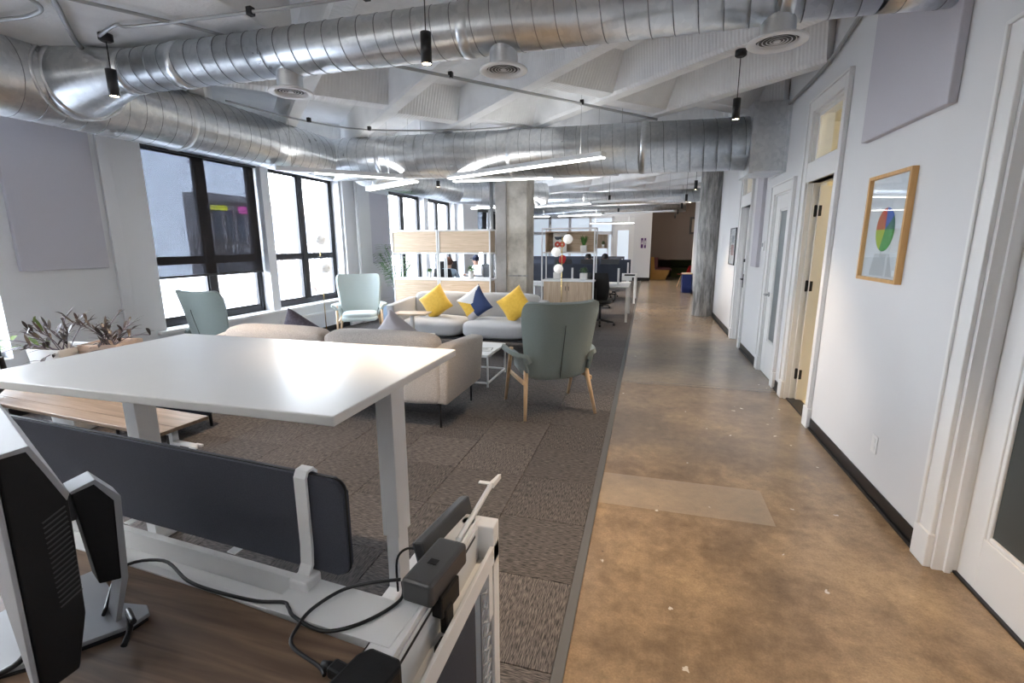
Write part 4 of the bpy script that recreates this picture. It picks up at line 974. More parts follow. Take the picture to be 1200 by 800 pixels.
def pillow(name, label, mats, loc, rot, s=.46, h=.15, fm=None):
    b = MB(); n = 26
    for sg in (1, -1):
        P = []
        for i in range(n + 1):
            row = []
            for j in range(n + 1):
                u = -1 + 2 * i / n; v = -1 + 2 * j / n
                k = 1 - .10 * (1 - v * v) * abs(u) ** 3; l = 1 - .10 * (1 - u * u) * abs(v) ** 3
                hh = sg * h / 2 * max(0, (1 - u ** 4) * (1 - v ** 4)) ** .55
                row.append((u * k * s / 2, v * l * s / 2, hh))
            P.append(row)
        b.grid(P)
    bmesh.ops.remove_doubles(b.b, verts=b.b.verts, dist=.0005)
    if fm:
        for f in b.b.faces: f.material_index = fm(f.calc_center_median() / (s / 2))
    o = b.build(name, mats, None, loc, rot); return tag(o, label, 'cushion')
tl = math.radians
pillow('throw_pillow', 'plain yellow cushion at the left end of the grey sofa', M['yellow'], (-3.10, 6.72, .72), (tl(70), tl(0), tl(12)) and Matrix.Rotation(tl(8), 3, 'Z').to_4x4().to_euler() and (tl(72), 0, 0), .44)
pillow('throw_pillow', 'plain yellow cushion toward the right end of the grey sofa', M['yellow'], (-1.84, 6.72, .72), (tl(72), 0, 0), .44)
def quarters(c): return 0 if c.x + c.y * .3 > .12 and c.y > -.1 else (1 if c.x < -.05 and c.y < .15 else 2)
pillow('throw_pillow', 'white, yellow and navy patchwork cushion in the middle of the grey sofa', [M['whitecot'], M['yellow'], M['bluefab'], M['palegrey']], (-2.47, 6.72, .72), (tl(72), 0, 0), .44, fm=lambda c: (0 if c.y > .0 and c.x < .95 and c.y > c.x * .9 + .0 and c.x + c.y > -.1 else 1 if c.x < -.15 and c.x + c.y <= -.1 and c.y > -.55 else 3 if c.x < -.2 else 2))
for o in [q for q in bpy.data.objects if q.name.startswith('throw_pillow')]:
    # stand on one corner: roll 45 deg about own normal, then lean back
    o.rotation_euler = (Matrix.Rotation(tl(-5), 3, 'Z') @ Matrix.Rotation(tl(74), 3, 'X') @ Matrix.Rotation(tl(38), 3, 'Z')).to_euler()
o = pillow('throw_pillow', 'dark patterned cushion peeking over the back of the oatmeal sofa', M['dgrey'], (-3.35, 4.02, .70), (0, 0, 0), .44); o.rotation_euler = (Matrix.Rotation(tl(-72), 3, 'X') @ Matrix.Rotation(tl(35), 3, 'Z')).to_euler()
o = pillow('throw_pillow', 'pale grey cushion tip showing over the right of the oatmeal sofa back', M['palegrey'], (-2.27, 4.03, .72), (0, 0, 0), .44); o.rotation_euler = (Matrix.Rotation(tl(-72), 3, 'X') @ Matrix.Rotation(tl(43), 3, 'Z')).to_euler()

# laptop side table in front of sofa: thin wooden top on white post
t = thing('side_table', 'small oak-topped side table on a white post before the grey sofa', 'side table', (-3.25, 6.22, FZ))
MB().box(-.25, .25, -.15, .15, .60, .622, .004).build('table_top', M['oak'], t, rot=(0, 0, tl(8)))
b = MB(); b.box(-.02, .02, -.03, .03, .03, .60, .004); b.box(-.18, .18, -.13, .13, .0, .02, .003); b.build('post', M['white'], t)
# coffee table: white wire frame
def wire_table(x0, x1, y0, y1, h, label):
    t = thing('wire_table', label, 'coffee table', ((x0 + x1) / 2, (y0 + y1) / 2, FZ)); a, c_ = (x1 - x0) / 2, (y1 - y0) / 2; r = .009
    MB().box(-a, a, -c_, c_, h - .012, h, .003).build('table_top', M['white'], t)
    for sx in (-a + r, a - r):
        for sy in (-c_ + r, c_ - r): MB().box(sx - r, sx + r, sy - r, sy + r, 0, h - .012, .002).build('leg', M['white'], t)
    b = MB()
    for sy in (-c_ + r, c_ - r): b.box(-a, a, sy - r, sy + r, .04, .04 + 2 * r, .002); b.box(-a, a, sy - r, sy + r, h - .03, h - .012, .002)
    for sx in (-a + r, a - r): b.box(sx - r, sx + r, -c_, c_, .04, .04 + 2 * r, .002); b.box(sx - r, sx + r, -c_, c_, h - .03, h - .012, .002)
    b.build('rails', M['white'], t); return t
wire_table(-2.35, -1.66, 4.92, 5.62, .375, 'white metal wire-frame coffee table with a magazine between the sofas')
wire_table(-3.4, -2.6, 5.0, 5.6, .46, 'second white wire-frame coffee table hidden behind the oatmeal sofa')
mg = thing('magazine', 'white magazine with dark boxed lines on the coffee table', 'magazine', (-1.80, 5.20, .384), tl(10))
MB().box(-.14, .14, -.10, .10, 0, .006, .001).build('pages', M['paper'], mg)
b = MB()
for q in ((-.10, .10, -.07, -.06), (-.10, .10, .06, .07), (-.10, -.09, -.06, .06), (.09, .10, -.06, .06), (-.05, .05, -.03, -.022), (-.05, .05, .0, .008), (-.05, .05, .03, .038)): b.box(*q, .006, .0066)
b.build('printed_lines', M['black'], mg)

# ================================================================== PLANTS
def leaf(bm, base, dirv, L_, w, droop=.3, n=6):
    d_ = Vector(dirv).normalized(); side = d_.cross(Vector((0, 0, 1)))
    if side.length < .1: side = Vector((1, 0, 0))
    side.normalize(); rows = []
    for i in range(n + 1):
        s = i / n; p = Vector(base) + d_ * L_ * s + Vector((0, 0, -droop * L_ * s * s)); ww = w * math.sin(PI * min(1, s * .92 + .08)) ** .8
        up = Vector((0, 0, .18 * ww))
        rows.append([p - side * ww + up, p, p + side * ww + up])
    bm.grid(rows)
def purple_plant(name, label, base, seed, stems):
    rnd = random.Random(seed); t = thing(name, label, 'plant', base)
    for (dx, dy, dz, L_, nl, mt, size) in stems:
        p0 = Vector((rnd.uniform(-.06, .06), rnd.uniform(-.06, .06), 0)); e = Vector((dx, dy, dz)).normalized() * L_
        pts = [p0 + e * s + Vector((0, 0, .12 * L_ * math.sin(PI * s))) for s in (0, .25, .5, .75, 1)]
        bm = MB(); bm.tube(spline(pts, 3), [.004] * 13, 5); st = bm.build('stem', M['stem'], t)
        bm = MB()
        for k in range(nl):
            s = .25 + .75 * k / max(1, nl - 1); p = p0 + e * s + Vector((0, 0, .12 * L_ * math.sin(PI * s)))
            a = rnd.uniform(0, 2 * PI); dd = e.normalized() * rnd.uniform(.4, 1.0) + Vector((math.cos(a), math.sin(a), rnd.uniform(-.1, .9))) * .7
            leaf(bm, p, dd, size * rnd.uniform(.9, 1.5), size * .115, rnd.uniform(.1, .5))
        bm.build('leaves', mt, st, kind='stuff')
    return t
LP, LY = M['leafp'], M['leafy']
pa = thing('tall_planter', 'tall tapered white planter against the left wall', 'planter', (-4.78, 2.82, FZ))
def taper(h, t0, t1, th=.02):
    b = MB(); o0 = [(-t0, -t0), (t0, -t0), (t0, t0), (-t0, t0)]; o1 = [(-t1, -t1), (t1, -t1), (t1, t1), (-t1, t1)]; i1 = [(p[0] * .9, p[1] * .9) for p in o1]
    A = [b.b.verts.new((x, y, 0)) for x, y in o0]; B = [b.b.verts.new((x, y, h)) for x, y in o1]; C_ = [b.b.verts.new((x, y, h)) for x, y in i1]; E = [b.b.verts.new((x, y, h - .12)) for x, y in i1]
    for P_, Q in ((A, B), (B, C_), (C_, E)):
        for j in range(4): b.b.faces.new((P_[j], P_[(j + 1) % 4], Q[(j + 1) % 4], Q[j]))
    b.b.faces.new(A[::-1]); b.b.faces.new(E); bmesh.ops.bevel(b.b, geom=list(b.b.edges), offset=.006, segments=2, affect='EDGES'); return b
taper(.75, .11, .17).build('pot', M['pot'], pa, rot=(0, 0, tl(5))); MB().box(-.14, .14, -.14, .14, .66, .69).build('soil', M['soil'], pa, rot=(0, 0, tl(5)))
pc = thing('tall_planter', 'tall pale terracotta planter right of the white one against the left wall', 'planter', (-4.52, 3.02, FZ))
taper(.76, .10, .165).build('pot', M['peach'], pc, rot=(0, 0, tl(20))); MB().box(-.13, .13, -.13, .13, .67, .70).build('soil', M['soil'], pc, rot=(0, 0, tl(20)))
r_ = random.Random(3)
st1 = [(r_.uniform(-1, 1), r_.uniform(-1, .6), r_.uniform(.3, 1.3), r_.uniform(.2, .33), 9, LP, .105) for _ in range(9)]
st1 += [(-.9, -.3, .1, .38, 5, LP, .13), (-.7, -.5, .25, .45, 3, LY, .17), (-1, -.4, .02, .5, 3, LY, .2), (-.5, -.2, .8, .30, 3, LY, .12), (.2, -1, -.05, .25, 5, LP, .13)]
purple_plant('potted_plant', 'sprawling dark plant with some yellow-green leaves in the white planter', (-4.78, 2.82, .70), 5, st1)
st2 = [(r_.uniform(-1, 1), r_.uniform(-1, .6), r_.uniform(.3, 1.2), r_.uniform(.2, .34), 10, LP, .10) for _ in range(10)]
st2 += [(1, .3, .35, .38, 4, LP, .12), (.8, -.4, -.1, .25, 5, LP, .13), (-.3, -1, .05, .2, 4, LP, .13)]
purple_plant('potted_plant', 'bushy dark purple plant in the terracotta planter', (-4.52, 3.02, .71), 9, st2)
# navy ottoman
ot = thing('ottoman', 'dark navy box ottoman with black corner leg seen under the white table', 'ottoman', (-3.98, 2.98, FZ))
MB().soft((.62, .46, .24), (0, 0, .22), 14, 6).build('body', M['bluefab'] and mat('ink blue wool', (.02, .028, .055), .85), ot)
for sx in (-.28, .28):
    for sy in (-.2, .2): MB().tube([(sx, sy, 0), (sx, sy, .14)], .014, 8).build('leg', M['black'], ot)
MB().box(.30, .325, -.235, -.215, .0, .35, .002).build('corner_post', M['black'], ot)

# office chair
def office_chair(label, loc, rz, group='black mesh office chairs'):
    t = thing('office_chair', label, 'office chair', loc, rz, group)
    for k in range(5):
        a = 2 * PI * k / 5
        b = MB(); b.tube([(0, 0, .10), (.28 * math.cos(a), .28 * math.sin(a), .07)], [.025, .016], 8); b.lathe([(.001, -.028), (.018, -.026), (.028, 0), (.018, .026), (.001, .028)], 10, (.29 * math.cos(a), .29 * math.sin(a), .03)); b.build('caster_arm', M['black'], t)
    MB().cyl((0, 0, .08), (0, 0, .44), .025, n=12).build('gas_post', M['black'], t)
    MB().soft((.50, .48, .09), (0, .02, .48), 5, 6, (0, 0, .015)).build('seat', M['black'], t)
    rows = [[(x * w, -.24 - .05 * q + .05 * x * x, .52 + q * .52) for x in (-1, -.66, -.33, 0, .33, .66, 1)] for q, w in ((0, .19), (.2, .22), (.5, .235), (.8, .225), (1, .20))]
    o = MB().grid(rows).build('backrest', mat('black chair mesh', (.015, .015, .017), .8), t); m = o.modifiers.new('s', 'SOLIDIFY'); m.thickness = .022
    MB().tube(spline([(0, 0, .44), (0, -.22, .46), (0, -.31, .56), (0, -.31, .75)], 4), .018, 8).build('back_support', M['black'], t)
    for s in (-1, 1):
        b = MB(); b.tube([(s * .24, 0, .48), (s * .29, 0, .52), (s * .29, 0, .66)], .016, 8); b.box(s * .29 - .04, s * .29 + .04, -.12, .14, .66, .69, .01); b.build('armrest', M['black'], t)
    return t
office_chair('black mesh office chair tucked at the nearest rear desk by the oak shelf', (-.86, 9.55, FZ), tl(-12))
office_chair('black mesh office chair at the second row of rear desks', (-1.15, 12.1, FZ), tl(0))
office_chair('black mesh office chair at the left edge of the view beside the planters', (-4.88, 2.10, FZ), tl(160))
office_chair('black office chair under the person in the pale blue shirt', (-4.47, 10.35, FZ), tl(0))

# ================================================================== SHELVES, FLOOR LAMPS
def shelf_frame(t, w, h, d_, zs):
    r = .012
    for sx in (0, w):
        for sy in (0, d_): MB().box(sx - r, sx + r, sy - r, sy + r, 0, h, .002).build('post', M['white'], t)
    b = MB()
    for z in zs:
        b.box(0, w, -r, r, z - r, z + r, .002); b.box(0, w, d_ - r, d_ + r, z - r, z + r, .002); b.box(-r, r, 0, d_, z - r, z + r, .002); b.box(w - r, w + r, 0, d_, z - r, z + r, .002)
    b.build('rails', M['white'], t)
for k, (x, lab) in enumerate(((-4.73, 'white framed oak shelf unit behind the left half of the grey sofa'), (-3.77, 'white framed oak shelf unit left of the square column'))):
    t = thing('shelf_unit', lab, 'shelf', (x, 8.40, FZ), 0, 'white framed oak shelf units'); w = .92 if k == 0 else 1.0; t.location.x = x
    shelf_frame(t, w, 1.84, .34, (.04, .93, 1.42, 1.84))
    MB().box(.015, w - .015, .0, .02, 1.44, 1.82, .002).build('upper_panel', M['oak'], t)
    MB().box(w - .02, w - .005, .02, .33, 1.44, 1.82, .002).build('end_panel', M['oakv'], t)
    MB().box(.015, w - .015, -.005, .32, .06, .915, .003).build('lower_cabinet', M['oak'], t)
    MB().box(.01, w - .01, .01, .33, .935, .95, .002).build('shelf', M['white'], t)
t = thing('shelf_unit', 'white framed oak shelf with poster and plants right of the square column', 'shelf', (-1.93, 9.0, FZ), 0, 'white framed oak shelf units'); w = .98
shelf_frame(t, w, 1.87, .40, (.04, .90, 1.42, 1.87))
MB().box(.05, w - .02, .36, .38, 1.44, 1.80, .002).build('back_panel', M['oak'], t); b = MB(); b.box(.05, w - .02, .06, .38, 1.80, 1.815); b.box(.05, .065, .06, .36, 1.44, 1.80); b.box(.02, w - .02, .03, .38, 1.425, 1.437); b.build('upper_box', M['oak'], t)
MB().box(.01, w - .01, .01, .39, .905, .92, .002).build('shelf', M['white'], t)
MB().box(.03, w - .03, .02, .38, .06, .885, .002).build('cabinet', M['oakv'], t)
for s in (0, 1):
    dr = MB().box(.035 + s * (w - .06) / 2, .025 + (s + 1) * (w - .06) / 2, .0, .02, .07, .88, .002).build('cabinet_door', M['oakv'], t)
    MB().tube([(w / 2 + (s - .5) * .06, -.015, .72), (w / 2 + (s - .5) * .06, -.015, .80)], .005, 6).build('handle', M['black'], dr)
# poster in the shelf
po = thing('poster', 'white poster with dark and red rounded shapes leaning in the oak shelf', 'poster', (-1.63, 9.20, 1.445), 0)
MB().box(-.13, .13, 0, .006, 0, .36, .001).build('sheet', M['paper'], po, rot=(tl(-6), 0, 0))
def ringlet(cx_, cz_, R0, R1, a0, a1, n=16):
    b = MB(); A = []; 
    for yy in (-.0035, -.001):
        A.append([[b.b.verts.new((cx_ + R * math.cos(a0 + (a1 - a0) * i / n), yy, cz_ + R * math.sin(a0 + (a1 - a0) * i / n))) for R in (R0, R1)] for i in range(n + 1)])
    for q in A:
        for i in range(n): b.b.faces.new((q[i][0], q[i][1], q[i + 1][1], q[i + 1][0]))
    return b
dk_, rd_ = mat('print ink', (.06, .08, .11), .6), mat('print red', (.70, .10, .06), .6)
for cx_ in (-.045, .045):
    ringlet(cx_, .285, .0, .062, PI, 2 * PI).build('dark_shape', dk_, po, rot=(tl(-6), 0, 0)); ringlet(cx_, .14, .018, .056, 0, 2 * PI).build('red_ring', rd_, po, rot=(tl(-6), 0, 0))
def potted(x, y, z, label, pw=.06, ph=.12, lh=.16, spiky=False, seed=1, flower=None, round_=False):
    t = thing('potted_plant', label, 'plant', (x, y, z)); rnd = random.Random(seed)
    if round_: MB().lathe([(pw * .7, 0), (pw, ph), (pw * .9, ph), (pw * .88, ph - .01), (.001, ph - .012)], 16).build('pot', M['pot'], t)
    else: MB().box(-pw, pw, -pw, pw, 0, ph, .006).build('pot', M['pot'], t)
    bm = MB()
    for k in range(60 if spiky else 70):
        a = rnd.uniform(0, 2 * PI); e = rnd.uniform(.15, 1.0)
        if spiky: leaf(bm, (pw * .4 * math.cos(a), pw * .4 * math.sin(a), ph), (math.cos(a) * .5 * e, math.sin(a) * .5 * e, 1), lh * rnd.uniform(.6, 1.1), .008, .05, 4)
        else: 
            p = Vector((math.cos(a) * pw * e * .9, math.sin(a) * pw * e * .9, ph + lh * .75 * rnd.random() * (1.15 - e * .5)))
            leaf(bm, p, (math.cos(a), math.sin(a), rnd.uniform(0, 1)), .05, .018, .3, 3)
    bm.build('foliage', M['leafg'], t, kind='stuff')
    if not spiky: MB().tube([(0, 0, ph - .01), (0, 0, ph + lh * .6)], .006, 5).build('stem', M['leafg'], t)
    if flower:
        MB().soft((.13, .03, .16), (0, -.02, ph + .26), 3, 3).build('flower', M['red'], t, rot=(0, tl(15), 0)); MB().tube([(0, 0, ph), (0, -.01, ph + .2)], .005, 5).build('flower_stalk', M['leafg'], t)
    return t
potted(-1.17, 9.18, 1.445, 'spiky grass plant in a white pot on the upper shelf right of the column', .055, .12, .20, True, 2)
potted(-1.67, 9.2, .93, 'white cube pot with leafy green and a red flower on the lower shelf', .065, .13, .20, False, 3, True)
potted(-1.16, 9.2, .93, 'leafy plant in a white cube pot at the right of the lower shelf', .065, .12, .13, False, 4)
potted(-3.20, 8.57, .96, 'round leafy plant in a tapered white pot left of the square column', .055, .14, .12, False, 5, round_=True)
potted(-4.05, 8.57, .96, 'tiny green plant in a small white pot on the left shelf unit', .035, .11, .08, False, 6, round_=True)
# large palm
pm_ = thing('palm_plant', 'feathery green palm behind the left shelf unit', 'plant', (-4.98, 8.95, FZ)); rnd = random.Random(11)
MB().lathe([(.12, 0), (.17, .35), (.15, .35), (.15, .33), (.001, .33)], 20).build('pot', M['pot'], pm_)
for k in range(11):
    a = rnd.uniform(0, 2 * PI); r1 = rnd.uniform(.15, .45); top_ = rnd.uniform(1.15, 1.6)
    pts = spline([(0, 0, .33), (r1 * .3 * math.cos(a), r1 * .3 * math.sin(a), .33 + (top_ - .33) * .6), (r1 * math.cos(a), r1 * math.sin(a), top_)], 8)
    fr = MB().tube(pts, .005, 5).build('frond_stem', M['leafg'], pm_); bm = MB()
    for i in range(6, len(pts)):
        for s in (-1, 1):
            leaf(bm, pts[i], (s * math.cos(a + PI / 2) + .3 * math.cos(a), s * math.sin(a + PI / 2) + .3 * math.sin(a), .35), .26, .022, .35, 4)
    bm.build('leaflets', M['leafg'], fr, kind='stuff')

def floor_lamp(x, y, zs, H, label, off):
    t = thing('floor_lamp', label, 'floor lamp', (x, y, FZ))
    MB().lathe([(.12, 0), (.12, .015), (.01, .022)], 32).build('base', M['brass'], t)
    MB().tube([(0, 0, .02), (0, 0, H)], .007, 10).build('pole', M['brass'], t)
    for z, o in zip(zs, off):
        g = MB().lathe([(.001, -.075)] + [(.075 * math.cos(PI * k / 16), .075 * math.sin(PI * k / 16)) for k in range(-7, 8)] + [(.001, .075)], 28).build('globe', M['globe'], t, (o[0], o[1], z))
        MB().tube([(0, 0, z), (o[0] * .4, o[1] * .4, z)], .012, 8).build('socket', M['brass'], t)
floor_lamp(-4.93, 6.5, (1.66, 1.23), 1.70, 'slender brass floor lamp with opal globes in front of the second window', ((.05, -.02), (.10, -.03)))
MB().box(-.05, .05, -.012, .012, 1.38, 1.41, .004).build('arm_joint', M['black'], bpy.data.objects['floor_lamp'])
floor_lamp(-1.31, 7.62, (1.66, 1.46, 1.20), 1.70, 'slender brass floor lamp with three opal globes behind the right armchair', ((.09, 0), (-.09, -.02), (-.04, -.08)))
b = thing('blue_bin', 'pale blue box bin beside the left end of the grey sofa', 'bin', (-4.52, 7.85, FZ)); MB().box(-.12, .12, -.15, .15, 0, .5, .01).build('body', mat('pale blue', (.28, .36, .48), .6), b)
MB().box(-.10, .10, -.13, .13, .5, .505).build('lid', M['greyglass'], b)

# ================================================================== REAR DESKS AND PEOPLE
def desk(x0, x1, y0, y1, label, panel=True, h=.73, parts=()):
    t = thing('office_desk', label, 'desk', (x1, y0, FZ), 0, 'rows of white rear desks'); W_ = x1 - x0; D_ = y1 - y0
    MB().box(-W_, 0, 0, D_, h - .025, h, .003).build('desktop', M['white'], t)
    for sx in (-W_ + .03, -.03):
        for sy in (.03, D_ - .03): MB().box(sx - .025, sx + .025, sy - .025, sy + .025, 0, h - .025, .004).build('leg', M['white'], t)
    if panel:
        MB().box(-W_ + .02, -.18, D_ / 2 - .012, D_ / 2 + .012, h + .04, h + .42, .006).build('divider_panel', M['navy'], t)
        for sx in [-.25 - k * 1.0 for k in range(int(W_))]: MB().box(sx - .022, sx + .022, D_ / 2 - .03, D_ / 2 + .03, h, h + .34, .004).build('divider_bracket', M['white'], t)
    return t
desk(-2.95, -.34, 9.95, 11.35, 'nearest rear desk with navy divider beside the corridor edge')
desk(-5.3, -3.1, 10.7, 12.0, 'rear desk by the windows where the man in pale blue sits', panel=False)
desk(-3.4, -.27, 13.2, 14.6, 'second row rear desk with navy divider near the corridor')
desk(-4.6, -.6, 16.6, 17.9, 'third row rear desk in front of the frosted wall')
def screen(x, y, rz, label, z=.738):
    t = thing('computer_screen', label, 'monitor', (x, y, z), rz, 'small dark rear monitors')
    MB().box(-.25, .25, -.012, .012, .12, .44, .004).build('display', M['black'], t); b = MB(); b.box(-.02, .02, .012, .03, 0, .25, .002); b.box(-.1, .1, -.06, .08, 0, .01, .002); b.build('stand', M['silver'], t)
screen(-3.35, 11.3, tl(10), 'dark monitor between the two people seen through the left shelves'); screen(-1.55, 13.55, tl(180), 'black monitor on the second rear desk'); screen(-1.0, 13.6, tl(170), 'black monitor at the corridor end of the second rear desk')
screen(-2.3, 13.6, tl(180), 'black monitor left of the others on the second rear desk'); screen(-4.9, 11.4, tl(30), 'monitor by the far window on the window-side desk')
b = MB(); b.box(-.14, .14, -.1, .1, 0, .03, .01); tag(b.build('desk_tray', M['bplastic'], None, (-.45, 13.5, .742)), 'black tray at the corridor end of the second rear desk', 'tray')

def person(name_label, loc, rz, shirt, hair, skinm, capm=None, lean=.12):
    t = thing('person', name_label, 'person', loc, rz)
    J = {'pel': (0, 0, .50, .15), 'wai': (0, .02, .66, .13), 'che': (0, lean * .6, .88, .155), 'nb': (0, lean, 1.02, .06), 'hd0': (0, lean + .015, 1.09, .065), 'hd1': (0, lean + .03, 1.17, .09), 'hd2': (0, lean + .02, 1.24, .06),
         'sl': (-.17, lean * .8, .97, .06), 'el': (-.25, lean + .04, .74, .045), 'wl': (-.16, lean + .28, .78, .03), 'fl': (-.12, lean + .36, .78, .025),
         'sr': (.17, lean * .8, .97, .06), 'er': (.25, lean + .04, .74, .045), 'wr': (.16, lean + .28, .78, .03), 'fr': (.12, lean + .36, .78, .025),
         'hl': (-.1, .05, .5, .09), 'kl': (-.13, .45, .51, .065), 'al': (-.13, .45, .09, .04), 'tl': (-.13, .58, .04, .035), 'hr': (.1, .05, .5, .09), 'kr': (.13, .45, .51, .065), 'ar': (.13, .45, .09, .04), 'tr': (.13, .58, .04, .035)}
    E_ = [('pel', 'wai'), ('wai', 'che'), ('che', 'nb'), ('nb', 'hd0'), ('hd0', 'hd1'), ('hd1', 'hd2'), ('che', 'sl'), ('sl', 'el'), ('el', 'wl'), ('wl', 'fl'), ('che', 'sr'), ('sr', 'er'), ('er', 'wr'), ('wr', 'fr'),
          ('pel', 'hl'), ('hl', 'kl'), ('kl', 'al'), ('al', 'tl'), ('pel', 'hr'), ('hr', 'kr'), ('kr', 'ar'), ('ar', 'tr')]
    ks = list(J); me = bpy.data.meshes.new('body'); me.from_pydata([J[k][:3] for k in ks], [(ks.index(a), ks.index(b)) for a, b in E_], [])
    tmp = bpy.data.objects.new('tmp', me); COL.objects.link(tmp); m = tmp.modifiers.new('skin', 'SKIN'); sv = me.skin_vertices[0].data
    for i, k in enumerate(ks): sv[i].radius = (J[k][3], J[k][3] * (.8 if k in ('pel', 'wai', 'che') else 1)); sv[i].use_root = (k == 'pel')
    m2 = tmp.modifiers.new('sub', 'SUBSURF'); m2.levels = 2
    dg = bpy.context.evaluated_depsgraph_get(); dg.update(); em = bpy.data.meshes.new_from_object(tmp.evaluated_get(dg)); bpy.data.objects.remove(tmp)
    for q in (shirt, skinm, M['jeans']): em.materials.append(q)
    for p in em.polygons:
        c_ = p.center; p.use_smooth = True
        p.material_index = 1 if (c_.z > 1.035 or c_.y > lean + .24 and c_.z > .7) else (2 if c_.z < .56 else 0)
    em.name = 'body'; o = link('body', em, t)
    b = MB(); b.lathe([(.001, .105), (.05, .095), (.085, .06), (.102, .0), (.098, -.05), (.085, -.07), (.07, -.06), (.08, 0), (.001, .03)], 18); b.build('cap' if capm else 'hair', capm or hair, t, (0, lean + .008, 1.20), (tl(14), 0, 0), smooth=True)
    if capm: MB().box(-.07, .07, .08, .17, .0, .012, .005).build('cap_brim', capm, t, (0, lean, 1.21))
    for s in (-1, 1):
        MB().soft((.02, .035, .05), (s * .092, lean + .02, 1.155), 2.5, 2).build('ear', skinm, t)
        MB().soft((.018, .01, .012), (s * .032, lean + .108, 1.175), 2.5, 2).build('eye', M['black'], t)
    MB().soft((.022, .03, .04), (0, lean + .118, 1.15), 2.5, 2).build('nose', skinm, t); MB().soft((.045, .01, .01), (0, lean + .098, 1.112), 2.5, 2).build('mouth', M['wine'], t)
    return t
darkskin = mat('warm brown skin', (.32, .17, .11), .5)
person('person with auburn hair in pale blue shirt, back turned, beyond the left shelves', (-4.47, 10.35, FZ), tl(0), M['shirt'], M['hairr'], M['skin'])
person('person in a navy cap and white tee at the desk left of the column', (-4.42, 12.5, FZ), tl(150), M['tshirt'], M['hairb'], M['skin'], M['caps'])
person('dark-haired person seated behind the navy divider, left of the one in orange', (-1.68, 14.75, FZ), tl(172), M['jeans'], M['hairb'], M['skin'], lean=.2)
person('dark-haired person in an orange top seated behind the navy divider', (-1.12, 14.8, FZ), tl(150), M['orange'], M['hairb'], darkskin, lean=.2)
for x, y, rz, lab in ((-4.42, 12.5, 150, 'black chair under the capped person'), (-1.68, 14.75, 172, 'black chair under the dark-haired person behind the divider'), (-1.12, 14.8, 150, 'black chair under the person in orange')):
    office_chair(lab, (x, y, FZ), tl(rz))
# far wall shelf with three plants and restroom signs
t = thing('wall_shelf', 'oak box shelf with three potted plants standing before the frosted wall', 'shelf', (-2.05, 19.5, FZ))
b = MB(); b.box(-.5, .5, .28, .3, 1.42, 1.92); b.box(-.5, .5, 0, .3, 1.40, 1.42); b.box(-.5, .5, 0, .3, 1.92, 1.94); b.box(-.5, -.48, 0, .3, 1.42, 1.92); b.box(.48, .5, 0, .3, 1.42, 1.92); b.build('box', M['oakv'], t)
b = MB(); 
for sx in (-.5, .5):
    for sy in (0, .3): b.box(sx - .012, sx + .012, sy - .012, sy + .012, 0, 1.95)
b.build('frame', M['white'], t)
for k, (x, s_, lab) in enumerate(((-.33, .8, 'smallest potted plant, left in the distant oak box shelf'), (.0, 1.3, 'largest potted plant, centre of the distant oak box shelf'), (.32, 1.0, 'spindly potted plant, right in the distant oak box shelf'))):
    potted(-2.05 + x, 19.62, 1.43, lab, .06, .13, .12 * s_ * 1.6, k == 1, 20 + k, round_=True)
for k, (x, lab) in enumerate(((-.27, 'purple restroom sign with a figure in a dress, left of the pair'), (-.14, 'slim purple restroom sign right of the pair'))):
    t = thing('restroom_sign', lab, 'sign', (x, YE - .002, 1.40)); MB().box(-.05 + .012 * k, .05 - .012 * k, -.01, 0, 0, .42, .002).build('plate', M['purple'], t)
    b = MB(); b.lathe([(.001, -.012), (.016, 0), (.001, .012)], 10, (0, -.012, .33)); b.prism([(-.012, .30), (.012, .30), (.03, .16), (-.03, .16)] if k == 0 else [(-.02, .30), (.02, .30), (.014, .12), (-.014, .12)], 'y', -.0125, -.0105); b.build('figure', M['paper'], t)

# alcove furniture
for x, y, lab in ((1.9, 20.0, 'warm round ceiling lamp added to brighten the taupe alcove'),):
    t = thing('added_alcove_lamp', lab, 'light', (x, y, ZC - .12)); MB().lathe([(.001, 0), (.14, 0), (.15, .04), (.15, .12)], 24).build('drum', M['white'], t)
    l = bpy.data.lights.new('alcove_fill', 'POINT'); l.energy = 24; l.color = (1, .84, .68); l.shadow_soft_size = .14; link('alcove_fill', l, t, (0, 0, -.16))  # point light and its drum added to lift the dark alcove
t = thing('booth', 'tan plywood booth bench with wine red cushion in the distant alcove', 'booth', (.55, 22.6, 0))
MB().prism([(-.40, 0), (.25, 0), (.42, .42), (-.40, .42)], 'y', 0, .05, .004).build('side_panel', M['tan'], t); MB().prism([(-.40, .42), (-.22, .42), (-.28, 1.0), (-.40, 1.0)], 'y', 0, .05, .004).build('side_wing', M['tan'], t)
MB().box(-.2, .5, .1, 1.6, .40, .48, .02).build('seat', M['wine'], t); MB().box(-.30, -.1, .1, 1.6, .5, .98, .02).build('backrest', M['wine'], t)
t = thing('booth', 'olive upholstered booth bench deep in the distant alcove', 'booth', (1.7, 24.6, 0)); MB().box(-.6, .5, 0, .5, 0, .45, .02).build('seat', M['olive'], t); MB().box(-.6, .5, .35, .6, .45, .98, .03).build('backrest', M['olive'], t)
t = thing('shell_chair', 'red moulded shell chair on thin legs in the distant alcove', 'chair', (1.38, 19.2, 0), tl(60))
rows = [[(x * w, y + .05 * x * x, z + .04 * x * x) for x in (-1, -.5, 0, .5, 1)] for y, z, w in ((.22, .44, .2), (.0, .42, .23), (-.18, .45, .22), (-.24, .6, .22), (-.27, .78, .19))]
o = MB().grid(rows).build('shell', M['red'], t); m = o.modifiers.new('s', 'SOLIDIFY'); m.thickness = .012; m = o.modifiers.new('u', 'SUBSURF'); m.levels = 1; m.render_levels = 2
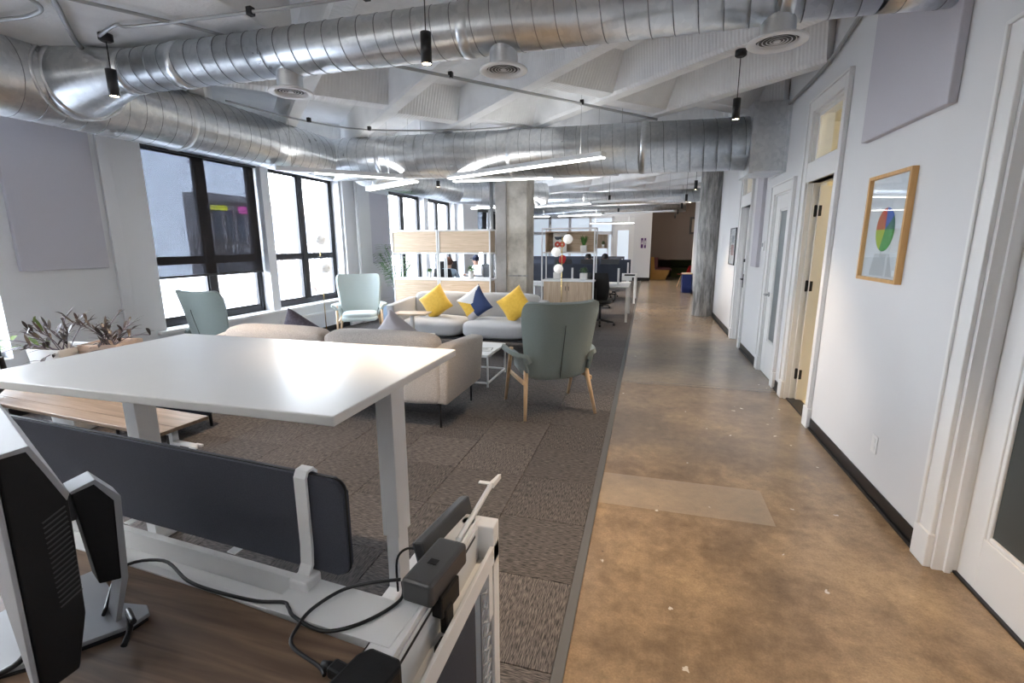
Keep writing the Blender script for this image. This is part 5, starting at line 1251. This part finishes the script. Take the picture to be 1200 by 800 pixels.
for sx in (-1, 1):
    for sy in (-1, 1): MB().tube([(sx * .1, sy * .1, .42), (sx * .2, sy * .2, 0)], .009, 8).build('leg', M['beech'], t)
t = thing('blue_cabinet', 'bright blue low cabinet beside the round column', 'cabinet', (1.25, 16.7, 0)); MB().box(-.12, .17, 0, .5, 0, .60, .01).build('body', M['bluebin'], t); MB().box(-.13, .18, -.01, .51, .60, .63, .004).build('top', M['oak'], t)
t = thing('wall_screen', 'dark framed pale screen high on the taupe alcove wall', 'screen', (2.2, 23.55, 2.0)); MB().box(-.45, .45, -.04, 0, 0, .75, .01).build('frame', M['black'], t); MB().box(-.36, .45, -.045, -.04, .09, .66).build('face', mat('pale screen', (.35, .30, .25), .5), t)

# ================================================================== OUTSIDE
struct(MB().box(-80, XL - .6, -40, 80, -4.3, -4.1).build('ground_street', M['asphalt']))
def building(x, y0, y1, z1, m, label, fl=3.2, nw=6, depth=10):
    t = thing('building', label, 'building', (x, y0, -4.1)); H_ = z1 + 4.1
    MB().box(-depth, 0, 0, y1 - y0, 0, H_).build('wall', m, t)
    W_ = (y1 - y0) / nw; me = None
    z = 1.4
    while z + 1.7 < H_:
        for k in range(nw):
            if me is None:
                o = MB().box(0, .06, -W_ * .3, W_ * .3, 0, 1.7, .02, 1).build('window', M['fwin'], t); me = o.data
            else: o = link('window', me, t)
            o.location = (0, W_ * (k + .5), z)
        z += fl
    MB().box(-.1, .35, 0, y1 - y0, H_ - .35, H_).build('cornice', m, t)
    return t
tb_ = building(-22, 19.7, 32, 4.2, M['facade'], 'dark low commercial building across the street seen through the roller shade', 2.2, 16, .8)
MB().box(.36, .45, .5, 1.5, 7.45, 7.70, .03).build('yellow_sign', M['signy'], tb_); MB().box(.36, .45, 2.2, 3.3, 7.35, 7.75, .03).build('pink_sign', M['signp'], tb_)
building(-30, -6, 14, 1.4, M['facade2'], 'pale low building across the street left of the dark one', 2.8, 10, 4)
building(-27, 33, 70, 1.6, M['facade2'], 'pale brick building farther along the street', 3, 14)
def tree(x, y, h, label, seed):
    t = thing('bare_tree', label, 'tree', (x, y, -4.1)); rnd = random.Random(seed); b = MB()
    def br(p, d_, L_, r, k):
        q = p + d_ * L_; b.tube([p, q], [r, r * .6], 5)
        if k > 0:
            for _ in range(3):
                nd = (d_ + Vector((rnd.uniform(-.7, .7), rnd.uniform(-.7, .7), rnd.uniform(-.1, .5)))).normalized(); br(q, nd, L_ * .68, r * .6, k - 1)
    br(Vector((0, 0, 0)), Vector((0, 0, 1)), h * .35, .13, 5); b.build('trunk_and_branches', M['bark'], t)
tree(-14, 12.4, 6.5, 'bare street tree outside the first window', 2); tree(-15, 20.5, 6.2, 'bare street tree outside the second window', 4); tree(-16, 3, 6.5, 'bare street tree outside the near left window', 6)

for o in list(bpy.data.objects):
    if o.parent is None and o.type in ('MESH', 'EMPTY') and 'label' not in o and 'kind' not in o: print('UNTAGGED', o.name)
